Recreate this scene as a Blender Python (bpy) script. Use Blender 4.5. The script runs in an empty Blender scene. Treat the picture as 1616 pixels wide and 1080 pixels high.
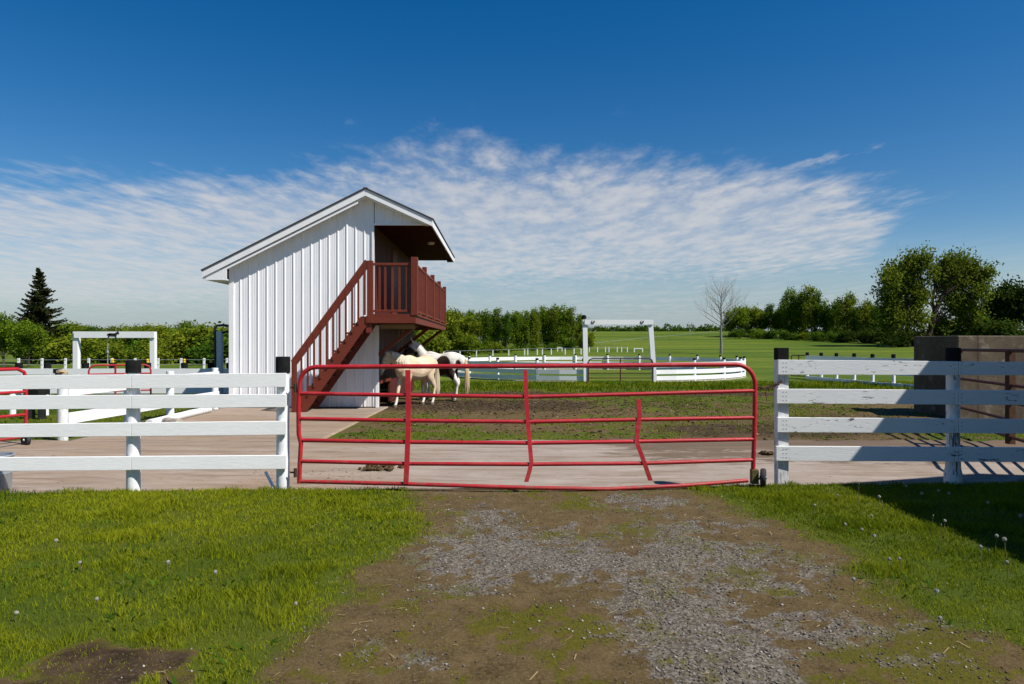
import bpy, math, random
import numpy as np
from mathutils import Vector, Matrix, Quaternion

random.seed(11)
rng = np.random.default_rng(11)
scene = bpy.context.scene
COL = scene.collection
R = math.radians
F, H, CX, HY = 1077.33, 1.54, 808.0, 545.0     # focal in photo pixels, eye height, principal column, horizon row


def at(px, py, Y):
    return Vector(((px - CX) / F * Y, Y, H - (py - HY) / F * Y))


def X_(px, Y):
    return (px - CX) / F * Y


def Z_(py, Y):
    return H - (py - HY) / F * Y


# ------------------------------------------------------------------ noise
_T = rng.random((256, 256))


def vnoise(x, y):
    xi = np.floor(x).astype(int); yi = np.floor(y).astype(int)
    fx = x - xi; fy = y - yi
    fx = fx * fx * (3 - 2 * fx); fy = fy * fy * (3 - 2 * fy)
    a = _T[xi & 255, yi & 255]; b = _T[(xi + 1) & 255, yi & 255]
    c = _T[xi & 255, (yi + 1) & 255]; d = _T[(xi + 1) & 255, (yi + 1) & 255]
    return (a * (1 - fx) + b * fx) * (1 - fy) + (c * (1 - fx) + d * fx) * fy


def fbm(x, y, s=1.0, o=4):
    v = 0; amp = .5; tot = 0
    for k in range(o):
        v = v + amp * vnoise(x * s + 17.3 * k, y * s - 9.1 * k); tot += amp
        amp *= .5; s *= 2.03
    return v / tot


def sstep(a, b, x):
    t = np.clip((x - a) / (b - a), 0, 1)
    return t * t * (3 - 2 * t)


# ------------------------------------------------------------------ terrain
def hill(X, Y):
    X = np.asarray(X, float); Y = np.asarray(Y, float)
    u = X / np.maximum(Y, 1.0)
    f = sstep(-.15, .1, u)
    yy = np.clip(Y - 45, 0, 142)
    z = .000267 * yy * yy
    return f * z


def bumps(X, Y):
    X = np.asarray(X, float); Y = np.asarray(Y, float)
    near = 1 - sstep(7.0, 7.4, Y)
    b = (fbm(X, Y, 1.3, 3) - .5) * .05 + (fbm(X + 40, Y, 6, 3) - .5) * .022
    z = near * b
    pad = sstep(11.2, 12.5, Y) * (1 - sstep(24, 30, Y)) * sstep(-2.9, -2.2, X)
    z = z + pad * (fbm(X, Y, 2.2, 3) - .55) * .09
    sf = slabfront(X)
    return z - .33 * sstep(sf - .10, sf + .01, Y) * (1 - sstep(9.6, 10.9, Y))


def slabfront(X):
    return 7.22 + .045 * (np.asarray(X) + 6)


def gz(X, Y):
    return hill(X, Y) + bumps(X, Y)


def gz1(X, Y):
    return float(gz(np.array([X]), np.array([Y]))[0])


# weights of what covers the ground
def cover(X, Y):
    X = np.asarray(X, float); Y = np.asarray(Y, float)
    n1 = fbm(X, Y, .9, 4); n2 = fbm(X + 31, Y + 7, 3.1, 4)
    wob = (n1 - .5) * 1.0 + (n2 - .5) * .5
    left = np.interp(Y, [2.0, 3.3, 3.6, 4.0, 4.7, 5.8, 7.2, 9], [-1.5, -1.25, -1.12, -1.02, -.98, -1.06, -1.15, -1.2])
    right = np.interp(Y, [2.0, 3.6, 4.0, 4.5, 5.8, 7.2, 9], [3.0, 2.75, 2.6, 2.5, 2.3, 2.15, 2.1])
    lawn = np.maximum(sstep(-.55, .34, left - X + wob * .95), sstep(-.60, .42, X - right + wob * 1.0))
    mud = np.exp(-(((X + 1.95) / .62) ** 2 + ((Y - 3.2) / .42) ** 2) * 1.2 + wob * 1.4 + (fbm(X, Y, 6, 3) - .5) * 1.8)
    mud = np.clip(mud * 1.6 - .45, 0, 1)
    lawn = lawn * (1 - sstep(.15, .5, mud))
    # a faint worn track over the left lawn
    tr = np.exp(-((Y - (5.15 + .16 * (X + 3.6))) / .07) ** 2) * sstep(-4.6, -4.2, X) * (1 - sstep(-2.9, -2.5, X))
    lawn = lawn * (1 - .45 * tr)
    g = 0

    def blob(cx, cy, rx, ry, a=1.0):
        return a * np.exp(-(((X - cx) / rx) ** 2 + ((Y - cy) / ry) ** 2))
    g = blob(-.28, 4.9, .75, .75, 1.1) + blob(.55, 4.8, .6, .5, .9) + blob(-.15, 6.1, .22, .5, .9) + blob(.95, 3.8, .5, .7, .95) + blob(1.0, 3.2, .45, .5, 1.0) \
        + blob(1.5, 5.2, .7, .6, .75) + blob(1.9, 5.9, .45, .4, 1.0) + blob(1.25, 6.7, .8, .3, .8) + blob(2.0, 4.6, .5, .4, .8) + blob(-.45, 3.35, .33, .18, 1.0) + blob(1.9, 3.7, .5, .4, .7)
    drv = 1 - lawn
    n3 = fbm(X - 11, Y + 23, 7.5, 4)
    n4 = fbm(X + 3, Y - 13, 17, 3)
    gravel = np.clip(sstep(.15, 1.0, g * .42 + wob * .8 + (n3 - .5) * 1.1 + (n4 - .5) * .9 + .27), 0, 1) * drv
    m = blob(-.05, 3.7, .7, .3, 1) + blob(.5, 6.5, .5, .35, .8) + blob(.35, 3.45, .4, .4, .7) + blob(1.8, 4.2, .5, .3, .7) + blob(-.9, 4.1, .4, .5, .7) + blob(2.1, 3.3, .6, .4, .6) + blob(1.9, 7.0, .6, .2, .7)
    moss = np.clip(sstep(.35, 1.0, m * .33 + (n1 - .5) * 1.0 + (n2 - .5) * 1.5 + (n3 - .5) * 1.2 + (n4 - .5) * .8 + .45 + .16 * sstep(4.4, 3.4, Y) + .22 * sstep(.55, .05, X - left) + .22 * sstep(.6, .05, right - X)), 0, 1) * drv * (1 - .55 * gravel)
    return lawn, gravel, moss, np.clip(mud, 0, 1)


# ------------------------------------------------------------------ materials
def nmat(name, rough=.7, spec=.3):
    m = bpy.data.materials.new(name); m.use_nodes = True
    nt = m.node_tree; b = nt.nodes['Principled BSDF']
    b.inputs['Roughness'].default_value = rough
    b.inputs['Specular IOR Level'].default_value = spec
    return m, nt, b


def N(nt, typ, **kw):
    n = nt.nodes.new(typ)
    for k, v in kw.items():
        setattr(n, k, v)
    return n


def noise_n(nt, scale, detail=5, rough=.6, stretch=(1, 1, 1), dist=0.0, coord='Object'):
    tc = N(nt, 'ShaderNodeTexCoord'); mp = N(nt, 'ShaderNodeMapping'); mp.inputs['Scale'].default_value = stretch
    nt.links.new(tc.outputs[coord], mp.inputs[0])
    n = N(nt, 'ShaderNodeTexNoise'); n.inputs['Scale'].default_value = scale; n.inputs['Detail'].default_value = detail
    n.inputs['Roughness'].default_value = rough; n.inputs['Distortion'].default_value = dist
    nt.links.new(mp.outputs[0], n.inputs['Vector'])
    return n.outputs['Fac']


def ramp(nt, fac, stops):
    r = N(nt, 'ShaderNodeValToRGB'); el = r.color_ramp.elements
    while len(el) < len(stops):
        el.new(.5)
    for e, (p, c) in zip(el, stops):
        e.position = p; e.color = (*c, 1) if len(c) == 3 else c
    nt.links.new(fac, r.inputs[0])
    return r.outputs[0]


def mixc(nt, fac, a, b, mode='MIX'):
    m = N(nt, 'ShaderNodeMix', data_type='RGBA', blend_type=mode)
    for sock, v in ((m.inputs[0], fac), (m.inputs[6], a), (m.inputs[7], b)):
        if isinstance(v, (int, float)):
            sock.default_value = v
        elif isinstance(v, tuple):
            sock.default_value = (*v, 1)
        else:
            nt.links.new(v, sock)
    return m.outputs[2]


def mth(nt, op, a, b=None, c=None, clamp=False):
    m = N(nt, 'ShaderNodeMath', operation=op); m.use_clamp = clamp
    for i, v in enumerate((a, b, c)):
        if v is None:
            continue
        if isinstance(v, (int, float)):
            m.inputs[i].default_value = v
        else:
            nt.links.new(v, m.inputs[i])
    return m.outputs[0]


def bump_n(nt, b, h, strength=.3, dist=.02):
    n = N(nt, 'ShaderNodeBump'); n.inputs['Strength'].default_value = strength; n.inputs['Distance'].default_value = dist
    nt.links.new(h, n.inputs['Height']); nt.links.new(n.outputs[0], b.inputs['Normal'])


def simple(name, c1, c2=None, scale=6, rough=.6, spec=.3, bump=0.0, bscale=30, stretch=(1, 1, 1), metal=0.0):
    m, nt, b = nmat(name, rough, spec)
    b.inputs['Metallic'].default_value = metal
    c2 = c2 or tuple(x * .75 for x in c1)
    f = noise_n(nt, scale, 5, .65, stretch)
    nt.links.new(ramp(nt, f, [(.3, c1), (.72, c2)]), b.inputs['Base Color'])
    if bump:
        bump_n(nt, b, noise_n(nt, bscale, 4, .6, stretch), bump, .01)
    return m


def paint_wood(name, col, wear, peel=.0, rough=.55, grain=(1.2, 14, 14), peelcol=(.10, .085, .07), bump=.35):
    """painted boards: slight grain, greying, paint flaked off where peel > 0"""
    m, nt, b = nmat(name, rough, .35)
    g = noise_n(nt, 5, 6, .7, grain, .4)
    blotch = noise_n(nt, 2.2, 4, .6)
    base = mixc(nt, ramp(nt, g, [(.35, (0, 0, 0)), (.75, (1, 1, 1))]), col, wear)
    base = mixc(nt, mth(nt, 'MULTIPLY', ramp(nt, blotch, [(.45, (0, 0, 0)), (.75, (1, 1, 1))]), .5), base, wear)
    if peel:
        p1 = noise_n(nt, 9, 6, .75, (grain[0] * .55, grain[1] * .28, grain[2] * .28), .8)
        p2 = noise_n(nt, 1.7, 3, .6)
        s = mth(nt, 'ADD', p1, mth(nt, 'MULTIPLY', mth(nt, 'SUBTRACT', p2, .5), .55))
        pm = ramp(nt, s, [(.70 - peel, (0, 0, 0)), (.725 - peel, (1, 1, 1))])
        base = mixc(nt, pm, base, peelcol)
    nt.links.new(base, b.inputs['Base Color'])
    bump_n(nt, b, g, bump, .006)
    return m


M = {}
M['white_board'] = paint_wood('white_board_paint', (.83, .83, .82), (.74, .745, .74), 0.0)
M['white_worn'] = paint_wood('worn_white_board_paint', (.82, .82, .81), (.73, .735, .735), .068, peelcol=(.12, .11, .10))
M['white_post'] = paint_wood('white_post_paint', (.78, .79, .79), (.62, .63, .63), .0, grain=(12, 12, 1.2))
M['white_post_worn'] = paint_wood('peeling_post_paint', (.76, .77, .77), (.50, .50, .49), .10, grain=(10, 10, 1.5), peelcol=(.11, .085, .06))
M['white_far'] = simple('white_far_boards', (.82, .82, .82), (.74, .745, .75), 2, .6)
M['black_cap'] = simple('black_post_paint', (.006, .006, .0065), (.014, .014, .014), 20, .9, .12, .3, 40)
M['siding'] = None
m, nt, b = nmat('white_steel_siding', .42, .4)
f = noise_n(nt, .9, 4, .6, (3, 3, .5))
dirt = N(nt, 'ShaderNodeSeparateXYZ'); tc = N(nt, 'ShaderNodeTexCoord'); nt.links.new(tc.outputs['Object'], dirt.inputs[0])
splash = mth(nt, 'MULTIPLY', ramp(nt, dirt.outputs[2], [(0.0, (1, 1, 1)), (.45, (0, 0, 0))]), noise_n(nt, 5, 5, .7, (1, 1, .4)))
c = mixc(nt, ramp(nt, f, [(.35, (0, 0, 0)), (.8, (1, 1, 1))]), (.82, .82, .835), (.72, .725, .74))
nt.links.new(mixc(nt, splash, c, (.42, .37, .31)), b.inputs['Base Color'])
M['siding'] = m
M['trim'] = simple('white_trim', (.82, .82, .82), (.74, .74, .75), 3, .45)
M['roof'] = simple('dark_roof_shingle', (.06, .06, .062), (.03, .03, .032), 30, .85, .2, .5, 60)
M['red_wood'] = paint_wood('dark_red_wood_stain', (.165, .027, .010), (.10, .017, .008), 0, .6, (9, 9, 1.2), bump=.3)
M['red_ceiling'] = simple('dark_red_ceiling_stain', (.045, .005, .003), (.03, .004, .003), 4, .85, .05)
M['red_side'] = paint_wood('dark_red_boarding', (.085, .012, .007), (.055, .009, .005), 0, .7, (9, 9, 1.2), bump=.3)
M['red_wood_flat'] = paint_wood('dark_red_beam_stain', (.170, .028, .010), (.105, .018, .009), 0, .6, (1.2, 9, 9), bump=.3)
M['bare_wood'] = simple('bare_joist_wood', (.34, .25, .15), (.2, .14, .08), 5, .8, .2, .3, 20, (1, 8, 8))
M['weathered'] = simple('weathered_log_wood', (.42, .38, .33), (.17, .13, .10), 4, .85, .2, .5, 14, (1, 5, 5))
M['dark_interior'] = simple('dark_opening', (.012, .009, .008), None, 5, .9)
M['gate_red'] = None
m, nt, b = nmat('red_gate_enamel', .45, .4)
f = noise_n(nt, 2.5, 5, .6); sc = noise_n(nt, 22, 6, .8, (1, 1, 1), .5)
c = mixc(nt, ramp(nt, f, [(.3, (0, 0, 0)), (.75, (1, 1, 1))]), (.42, .011, .019), (.29, .009, .014))
c = mixc(nt, ramp(nt, sc, [(.66, (0, 0, 0)), (.72, (1, 1, 1))]), c, (.10, .03, .02))
chalk = noise_n(nt, 9, 6, .75, (.5, 1, 1), .6)
c = mixc(nt, ramp(nt, chalk, [(.52, (0, 0, 0)), (.8, (.6, .6, .6))]), c, (.50, .10, .10))
gz_ = N(nt, 'ShaderNodeSeparateXYZ'); gtc = N(nt, 'ShaderNodeTexCoord'); nt.links.new(gtc.outputs['Object'], gz_.inputs[0])
splash_ = mth(nt, 'MULTIPLY', ramp(nt, gz_.outputs[2], [(.0, (1, 1, 1)), (.5, (0, 0, 0))]), ramp(nt, noise_n(nt, 14, 5, .75), [(.45, (0, 0, 0)), (.7, (.9, .9, .9))]))
c = mixc(nt, splash_, c, (.13, .085, .05))
nt.links.new(c, b.inputs['Base Color'])
nt.links.new(ramp(nt, sc, [(.3, (.36, .36, .36)), (.75, (.7, .7, .7))]), b.inputs['Roughness'])
M['gate_red'] = m
M['gate_dark'] = simple('oxide_red_enamel', (.085, .012, .012), (.05, .009, .008), 6, .6, .3)
M['rubber'] = simple('black_rubber', (.02, .02, .022), (.035, .035, .037), 15, .75)
M['rim_grey'] = simple('grey_blue_rim', (.25, .28, .33), (.16, .18, .22), 8, .45)
M['rim_white'] = simple('white_rim', (.75, .75, .74), (.6, .6, .6), 8, .45)
M['olive'] = simple('olive_bracket_metal', (.12, .10, .03), (.07, .05, .02), 12, .6)
M['rust_and_shade'] = simple('rusty_iron_and_shade_brown', (.09, .04, .02), (.04, .02, .012), 20, .85)  # rusty iron parts; the same brown paints shade on the yard gate post
M['galv'] = simple('galvanised_steel', (.50, .53, .55), (.36, .39, .41), 7, .42, .5, .1, 30, (1, 1, .3), .55)
M['black_pipe'] = simple('black_pipe_paint', (.012, .013, .014), (.025, .025, .026), 9, .4)
M['grey_post'] = simple('grey_post_paint', (.58, .62, .66), (.46, .5, .54), 5, .6)
M['yellow'] = simple('yellow_insulator_plastic', (.75, .48, .04), (.6, .36, .03), 9, .4)
M['bark'] = simple('brown_bark', (.11, .085, .06), (.05, .04, .03), 6, .9, .1, .6, 20, (1, 1, .2))
M['bark_dark'] = simple('dark_wet_bark', (.055, .042, .03), (.025, .02, .015), 4, .9, .1, .6, 12, (1, 1, .3))
M['bark_grey'] = simple('pale_grey_bark', (.27, .25, .22), (.15, .135, .115), 4, .9, .1, .4, 12, (1, 1, .3))
M['straw'] = simple('dry_straw', (.40, .29, .14), (.26, .18, .08), 9, .8)
M['manure'] = simple('dry_manure', (.10, .065, .03), (.045, .03, .016), 14, .95, .1, .8, 30)
M['clock'] = simple('white_seed_fluff', (.50, .48, .43), (.36, .34, .30), 60, .9)
M['stem'] = simple('pale_green_stem', (.16, .14, .06), (.12, .08, .05), 8, .8)


def leaf_mat(name, c1, c2, trans=.35):
    """leaves: colour differs leaf clump by leaf clump (point attribute 'tint')"""
    m = bpy.data.materials.new(name); m.use_nodes = True; nt = m.node_tree; nt.nodes.clear()
    out = N(nt, 'ShaderNodeOutputMaterial')
    a = N(nt, 'ShaderNodeAttribute', attribute_name='tint')
    oi = N(nt, 'ShaderNodeObjectInfo')
    col = ramp(nt, mth(nt, 'ADD', a.outputs['Fac'], mth(nt, 'MULTIPLY', mth(nt, 'SUBTRACT', oi.outputs['Random'], .5), .38)), [(0, c1), (1, c2)])
    d = N(nt, 'ShaderNodeBsdfDiffuse'); t = N(nt, 'ShaderNodeBsdfTranslucent'); mx = N(nt, 'ShaderNodeMixShader')
    mx.inputs[0].default_value = trans
    nt.links.new(col, d.inputs[0]); nt.links.new(mixc(nt, .35, col, (.2, .26, .02)), t.inputs[0])
    nt.links.new(d.outputs[0], mx.inputs[1]); nt.links.new(t.outputs[0], mx.inputs[2])
    nt.links.new(mx.outputs[0], out.inputs[0])
    return m


M['grass'] = leaf_mat('grass_blades', (.046, .096, .003), (.250, .272, .013), .34)
M['grass_far'] = leaf_mat('paddock_grass_blades', (.055, .105, .004), (.23, .24, .014), .32)
M['leaf_a'] = leaf_mat('fresh_green_leaves', (.060, .120, .009), (.20, .28, .020), .45)
M['leaf_b'] = leaf_mat('yellow_green_leaves', (.085, .130, .010), (.26, .29, .024), .45)
M['leaf_c'] = leaf_mat('deep_green_leaves', (.028, .072, .009), (.105, .190, .018), .42)
M['leaf_w'] = leaf_mat('willow_leaves', (.045, .075, .010), (.18, .215, .024), .42)
M['leaf_d'] = leaf_mat('dark_oak_leaves', (.010, .026, .006), (.045, .075, .012), .25)
M['needle'] = leaf_mat('dark_spruce_needles', (.010, .018, .007), (.050, .052, .018), .15)
M['needle_brown'] = leaf_mat('brown_spruce_needles', (.05, .03, .01), (.10, .06, .02), .1)


# ------------------------------------------------------------------ object helpers
OFF = {}


def tag(o, label=None, cat=None, group=None, kind=None):
    if label: o['label'] = label
    if cat: o['category'] = cat
    if group: o['group'] = group
    if kind: o['kind'] = kind
    return o


def root(name, loc, label, cat, group=None, rz=0.0):
    o = bpy.data.objects.new(name, None); COL.objects.link(o)
    o.location = loc; o.rotation_euler = (0, 0, rz); o.empty_display_size = .2
    OFF[o.name] = Vector(loc)
    return tag(o, label, cat, group)


def link(name, me, parent=None, off=None):
    o = bpy.data.objects.new(name, me); COL.objects.link(o)
    if parent is not None:
        o.parent = parent
        OFF[o.name] = OFF.get(parent.name, Vector((0, 0, 0)))
    return o


def copy_tree(o, parent=None):
    c = o.copy(); COL.objects.link(c); c.parent = parent
    OFF[c.name] = OFF.get(o.name, Vector((0, 0, 0)))
    for ch in list(o.children):
        copy_tree(ch, c)
    return c


class MB:
    """collects shapes (world coordinates unless told otherwise) and links them as ONE mesh object"""
    def __init__(s):
        s.v = []; s.f = []

    def add(s, vs, fs):
        n = len(s.v); s.v += [Vector(x) for x in vs]; s.f += [tuple(i + n for i in q) for q in fs]; return s

    def box(s, a, b):
        (x0, y0, z0), (x1, y1, z1) = a, b
        return s.add([(x0, y0, z0), (x1, y0, z0), (x1, y1, z0), (x0, y1, z0), (x0, y0, z1), (x1, y0, z1), (x1, y1, z1), (x0, y1, z1)],
                     [(0, 3, 2, 1), (4, 5, 6, 7), (0, 1, 5, 4), (1, 2, 6, 5), (2, 3, 7, 6), (3, 0, 4, 7)])

    def hexa(s, a, b, t):
        """a, b: 4-corner front quad given as (p0,p1,p2,p3); t: thickness vector"""
        q = [Vector(p) for p in a]; t = Vector(t)
        return s.add(q + [p + t for p in q], [(0, 1, 2, 3), (7, 6, 5, 4), (0, 4, 5, 1), (1, 5, 6, 2), (2, 6, 7, 3), (3, 7, 4, 0)])

    def bar(s, p, q, w, h, up=(0, 0, 1)):
        p, q = Vector(p), Vector(q); d = (q - p).normalized(); up = Vector(up)
        sd = d.cross(up)
        if sd.length < 1e-4: sd = d.cross(Vector((0, 1, 0)))
        sd.normalize(); u = sd.cross(d).normalized()
        a, c = sd * w / 2, u * h / 2
        return s.add([p - a - c, p + a - c, p + a + c, p - a + c, q - a - c, q + a - c, q + a + c, q - a + c],
                     [(0, 3, 2, 1), (4, 5, 6, 7), (0, 1, 5, 4), (1, 2, 6, 5), (2, 3, 7, 6), (3, 0, 4, 7)])

    def tube(s, path, rad, n=8, caps=True):
        P = [Vector(p) for p in path]; m = len(P)
        if not isinstance(rad, (list, tuple)): rad = [rad] * m
        t0 = (P[1] - P[0]).normalized()
        ref = Vector((0, 0, 1)) if abs(t0.z) < .9 else Vector((1, 0, 0))
        u = t0.cross(ref).normalized(); base = len(s.v)
        for i in range(m):
            t = (P[min(i + 1, m - 1)] - P[max(i - 1, 0)]).normalized()
            u = (u - t * u.dot(t)).normalized(); w = t.cross(u)
            for k in range(n):
                a = 2 * math.pi * k / n
                s.v.append(P[i] + (u * math.cos(a) + w * math.sin(a)) * rad[i])
        for i in range(m - 1):
            for k in range(n):
                a = base + i * n + k; b2 = base + i * n + (k + 1) % n
                s.f.append((a, b2, b2 + n, a + n))
        if caps:
            s.f.append(tuple(base + k for k in reversed(range(n)))); s.f.append(tuple(base + (m - 1) * n + k for k in range(n)))
        return s

    def lathe(s, c, prof, n=16, axis='z'):
        c = Vector(c); base = len(s.v)
        for r, h in prof:
            for k in range(n):
                a = 2 * math.pi * k / n
                if axis == 'z': s.v.append(c + Vector((r * math.cos(a), r * math.sin(a), h)))
                elif axis == 'x': s.v.append(c + Vector((h, r * math.cos(a), r * math.sin(a))))
                else: s.v.append(c + Vector((r * math.cos(a), h, r * math.sin(a))))
        for i in range(len(prof) - 1):
            for k in range(n):
                a = base + i * n + k; b2 = base + i * n + (k + 1) % n
                s.f.append((a, b2, b2 + n, a + n))
        s.f.append(tuple(base + k for k in range(n))); s.f.append(tuple(base + (len(prof) - 1) * n + k for k in range(n)))
        return s

    def build(s, name, mat, parent=None, smooth=False, local=False, bevel=0.0):
        off = Vector((0, 0, 0)) if (local or parent is None) else OFF.get(parent.name, Vector((0, 0, 0)))
        me = bpy.data.meshes.new(name)
        me.from_pydata([tuple(v - off) for v in s.v], [], s.f); me.update()
        me.materials.append(mat)
        o = link(name, me, parent)
        if smooth:
            me.polygons.foreach_set('use_smooth', [True] * len(me.polygons))
            me.set_sharp_from_angle(angle=R(42))
        import bmesh as _b
        bm = _b.new(); bm.from_mesh(me); _b.ops.recalc_face_normals(bm, faces=bm.faces); bm.to_mesh(me); bm.free()
        if bevel:
            md = o.modifiers.new('soft_edges', 'BEVEL'); md.width = bevel; md.segments = 2; md.limit_method = 'ANGLE'
        return o


def mesh_np(name, V, Fq, mat, attrs=None, smooth=False):
    """V (n,3), Fq (m,k) faces of k corners; attrs: name -> float per vertex"""
    V = np.asarray(V, np.float32); Fq = np.asarray(Fq, np.int32)
    me = bpy.data.meshes.new(name)
    me.vertices.add(len(V)); me.vertices.foreach_set('co', V.ravel())
    m, k = Fq.shape
    me.loops.add(m * k); me.loops.foreach_set('vertex_index', Fq.ravel())
    me.polygons.add(m); me.polygons.foreach_set('loop_start', np.arange(0, m * k, k, dtype=np.int32))
    if smooth: me.polygons.foreach_set('use_smooth', np.ones(m, bool))
    me.update(calc_edges=True)
    for nme, arr in (attrs or {}).items():
        a = me.attributes.new(nme, 'FLOAT', 'POINT'); a.data.foreach_set('value', np.asarray(arr, np.float32))
    me.materials.append(mat)
    return me


# ------------------------------------------------------------------ ground sheet
def axis(parts):
    out = []
    for a, b, st in parts:
        out.append(np.arange(a, b - 1e-6, st))
    return np.concatenate(out)


geo = 14 * 1.13 ** np.arange(1, 36)
geo = geo[geo < 900]
xs = np.concatenate([-geo[::-1], axis([(-14, -6, .16), (-6, 6, .045), (6, 14.01, .16)]), geo])
gy = 32 * 1.07 ** np.arange(1, 54); gy = gy[gy < 1100]
ys = np.concatenate([np.array([-60, -40, -28, -20, -14, -10]), axis([(-8, 2.6, .4), (2.6, 7.6, .045), (7.6, 32.01, .12)]), gy])
GX, GY = np.meshgrid(xs, ys)
gxf, gyf = GX.ravel(), GY.ravel()
lawn, gravel, moss, mud = cover(gxf, gyf)
front = gyf < 7.9
n_a = fbm(gxf, gyf, .45, 4); n_b = fbm(gxf + 9, gyf + 3, 1.7, 4)
# the paddock: churned earth with thin grass near, a muddy belt by the horses, grass beyond; field further
pad_mud = np.exp(-((gyf - 17.6) / 1.7) ** 2) * (1 - sstep(.5, 3.5, gxf)) * 1.1 + np.exp(-((gyf - 21.6) / .9) ** 2) * 1.0 \
    + .8 * np.exp(-(((gxf - 4.5) / 2.5) ** 2 + ((gyf - 12.3) / 1.3) ** 2)) + .5 * np.exp(-(((gxf - 7) / 2.5) ** 2 + ((gyf - 14.5) / 2) ** 2))
n_c = fbm(gxf + 70, gyf * 1.6 + 3, 3.2, 4)
pad_grass = sstep(22.0, 24.0, gyf + (n_b - .5) * 3) + .85 * sstep(.38, .62, n_a * .45 + .55 * n_c)
pad_grass = np.clip(pad_grass * (1 - .9 * np.clip(pad_mud, 0, 1)), 0, 1)
west = 1 - sstep(-7.9, -7.3, gxf + (n_b - .5) * .5)
pad_grass = np.where(gyf > 9.6, np.maximum(pad_grass, west * sstep(9.9, 10.5, gyf + (n_b - .5))), 0)
lw = np.where(front, lawn, pad_grass)
mu = np.where(front, mud, np.clip(pad_mud * (1 - west) * (.55 + .9 * n_b), 0, 1))
gr = np.where(front, gravel, 0); mo = np.where(front, moss, np.clip((n_b - .35) * 1.5, 0, 1) * (1 - lw) * .55)
zz = gz(gxf, gyf)
nx, ny = len(xs), len(ys)
ii = (np.arange(ny - 1)[:, None] * nx + np.arange(nx - 1)[None, :]).ravel()
quads = np.stack([ii, ii + 1, ii + 1 + nx, ii + nx], 1)

m, nt, b = nmat('earth_and_turf', .92, .12)


def att(nt, n):
    return N(nt, 'ShaderNodeAttribute', attribute_name=n).outputs['Fac']


fine = noise_n(nt, 55, 6, .75); midn = noise_n(nt, 6, 5, .65); big = noise_n(nt, .35, 4, .6); peb = noise_n(nt, 140, 4, .8)
vor = N(nt, 'ShaderNodeTexVoronoi'); vor.inputs['Scale'].default_value = 75
tcv = N(nt, 'ShaderNodeTexCoord'); nt.links.new(tcv.outputs['Object'], vor.inputs['Vector'])
dirt_c = mixc(nt, ramp(nt, midn, [(.35, (0, 0, 0)), (.68, (1, 1, 1))]), (.054, .034, .012), (.118, .079, .031))
dirt_c = mixc(nt, ramp(nt, fine, [(.42, (0, 0, 0)), (.68, (1, 1, 1))]), dirt_c, (.150, .108, .055))
grav_c = ramp(nt, mixc(nt, .5, peb, vor.outputs['Color']), [(.25, (.048, .041, .034)), (.5, (.128, .112, .095)), (.75, (.30, .27, .235))])
moss_c = ramp(nt, fine, [(.3, (.045, .045, .005)), (.7, (.130, .110, .015))])
mud_c = ramp(nt, midn, [(.35, (.030, .019, .010)), (.7, (.082, .052, .027))])
mud_c = mixc(nt, ramp(nt, fine, [(.55, (0, 0, 0)), (.72, (1, 1, 1))]), mud_c, (.16, .12, .085))
turf_c = mixc(nt, ramp(nt, big, [(.35, (0, 0, 0)), (.7, (1, 1, 1))]), (.055, .080, .005), (.120, .122, .011))
turf_c = mixc(nt, ramp(nt, fine, [(.4, (0, 0, 0)), (.75, (1, 1, 1))]), turf_c, (.045, .072, .008))


def edge(nt, w, amt=.5):
    s = mth(nt, 'ADD', w, mth(nt, 'MULTIPLY', mth(nt, 'SUBTRACT', fine, .5), amt))
    s = mth(nt, 'ADD', s, mth(nt, 'MULTIPLY', mth(nt, 'SUBTRACT', midn, .5), amt))
    return ramp(nt, s, [(.36, (0, 0, 0)), (.62, (1, 1, 1))])


c = mixc(nt, mth(nt, 'MULTIPLY', edge(nt, att(nt, 'gravel'), 1.3), .85), dirt_c, grav_c)
c = mixc(nt, edge(nt, att(nt, 'moss'), 1.2), c, moss_c)
c = mixc(nt, edge(nt, att(nt, 'mud'), .7), c, mud_c)
c = mixc(nt, edge(nt, att(nt, 'lawn'), .5), c, turf_c)
# the far field: long mown bands, slightly drier and lusher
bandn = noise_n(nt, .05, 5, .6, (.5, 2.4, 1)); fieldf = noise_n(nt, 1.6, 6, .75, (.6, 1.4, 1))
field_c = mixc(nt, ramp(nt, bandn, [(.40, (0, 0, 0)), (.60, (1, 1, 1))]), (.046, .096, .005), (.135, .170, .013))
field_c = mixc(nt, ramp(nt, fieldf, [(.42, (0, 0, 0)), (.7, (1, 1, 1))]), field_c, (.046, .064, .006))
c = mixc(nt, att(nt, 'field'), c, field_c)
nt.links.new(c, b.inputs['Base Color'])
bump_n(nt, b, mixc(nt, .5, fine, mixc(nt, .5, peb, midn)), .9, .02)
M['ground'] = m
fieldw = sstep(24.5, 29, gyf)
gme = mesh_np('ground', np.stack([gxf, gyf, zz], 1), quads, m, dict(lawn=lw, gravel=gr, moss=mo, mud=mu, field=fieldw), True)
ground = link('ground', gme); tag(ground, kind='structure')


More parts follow.
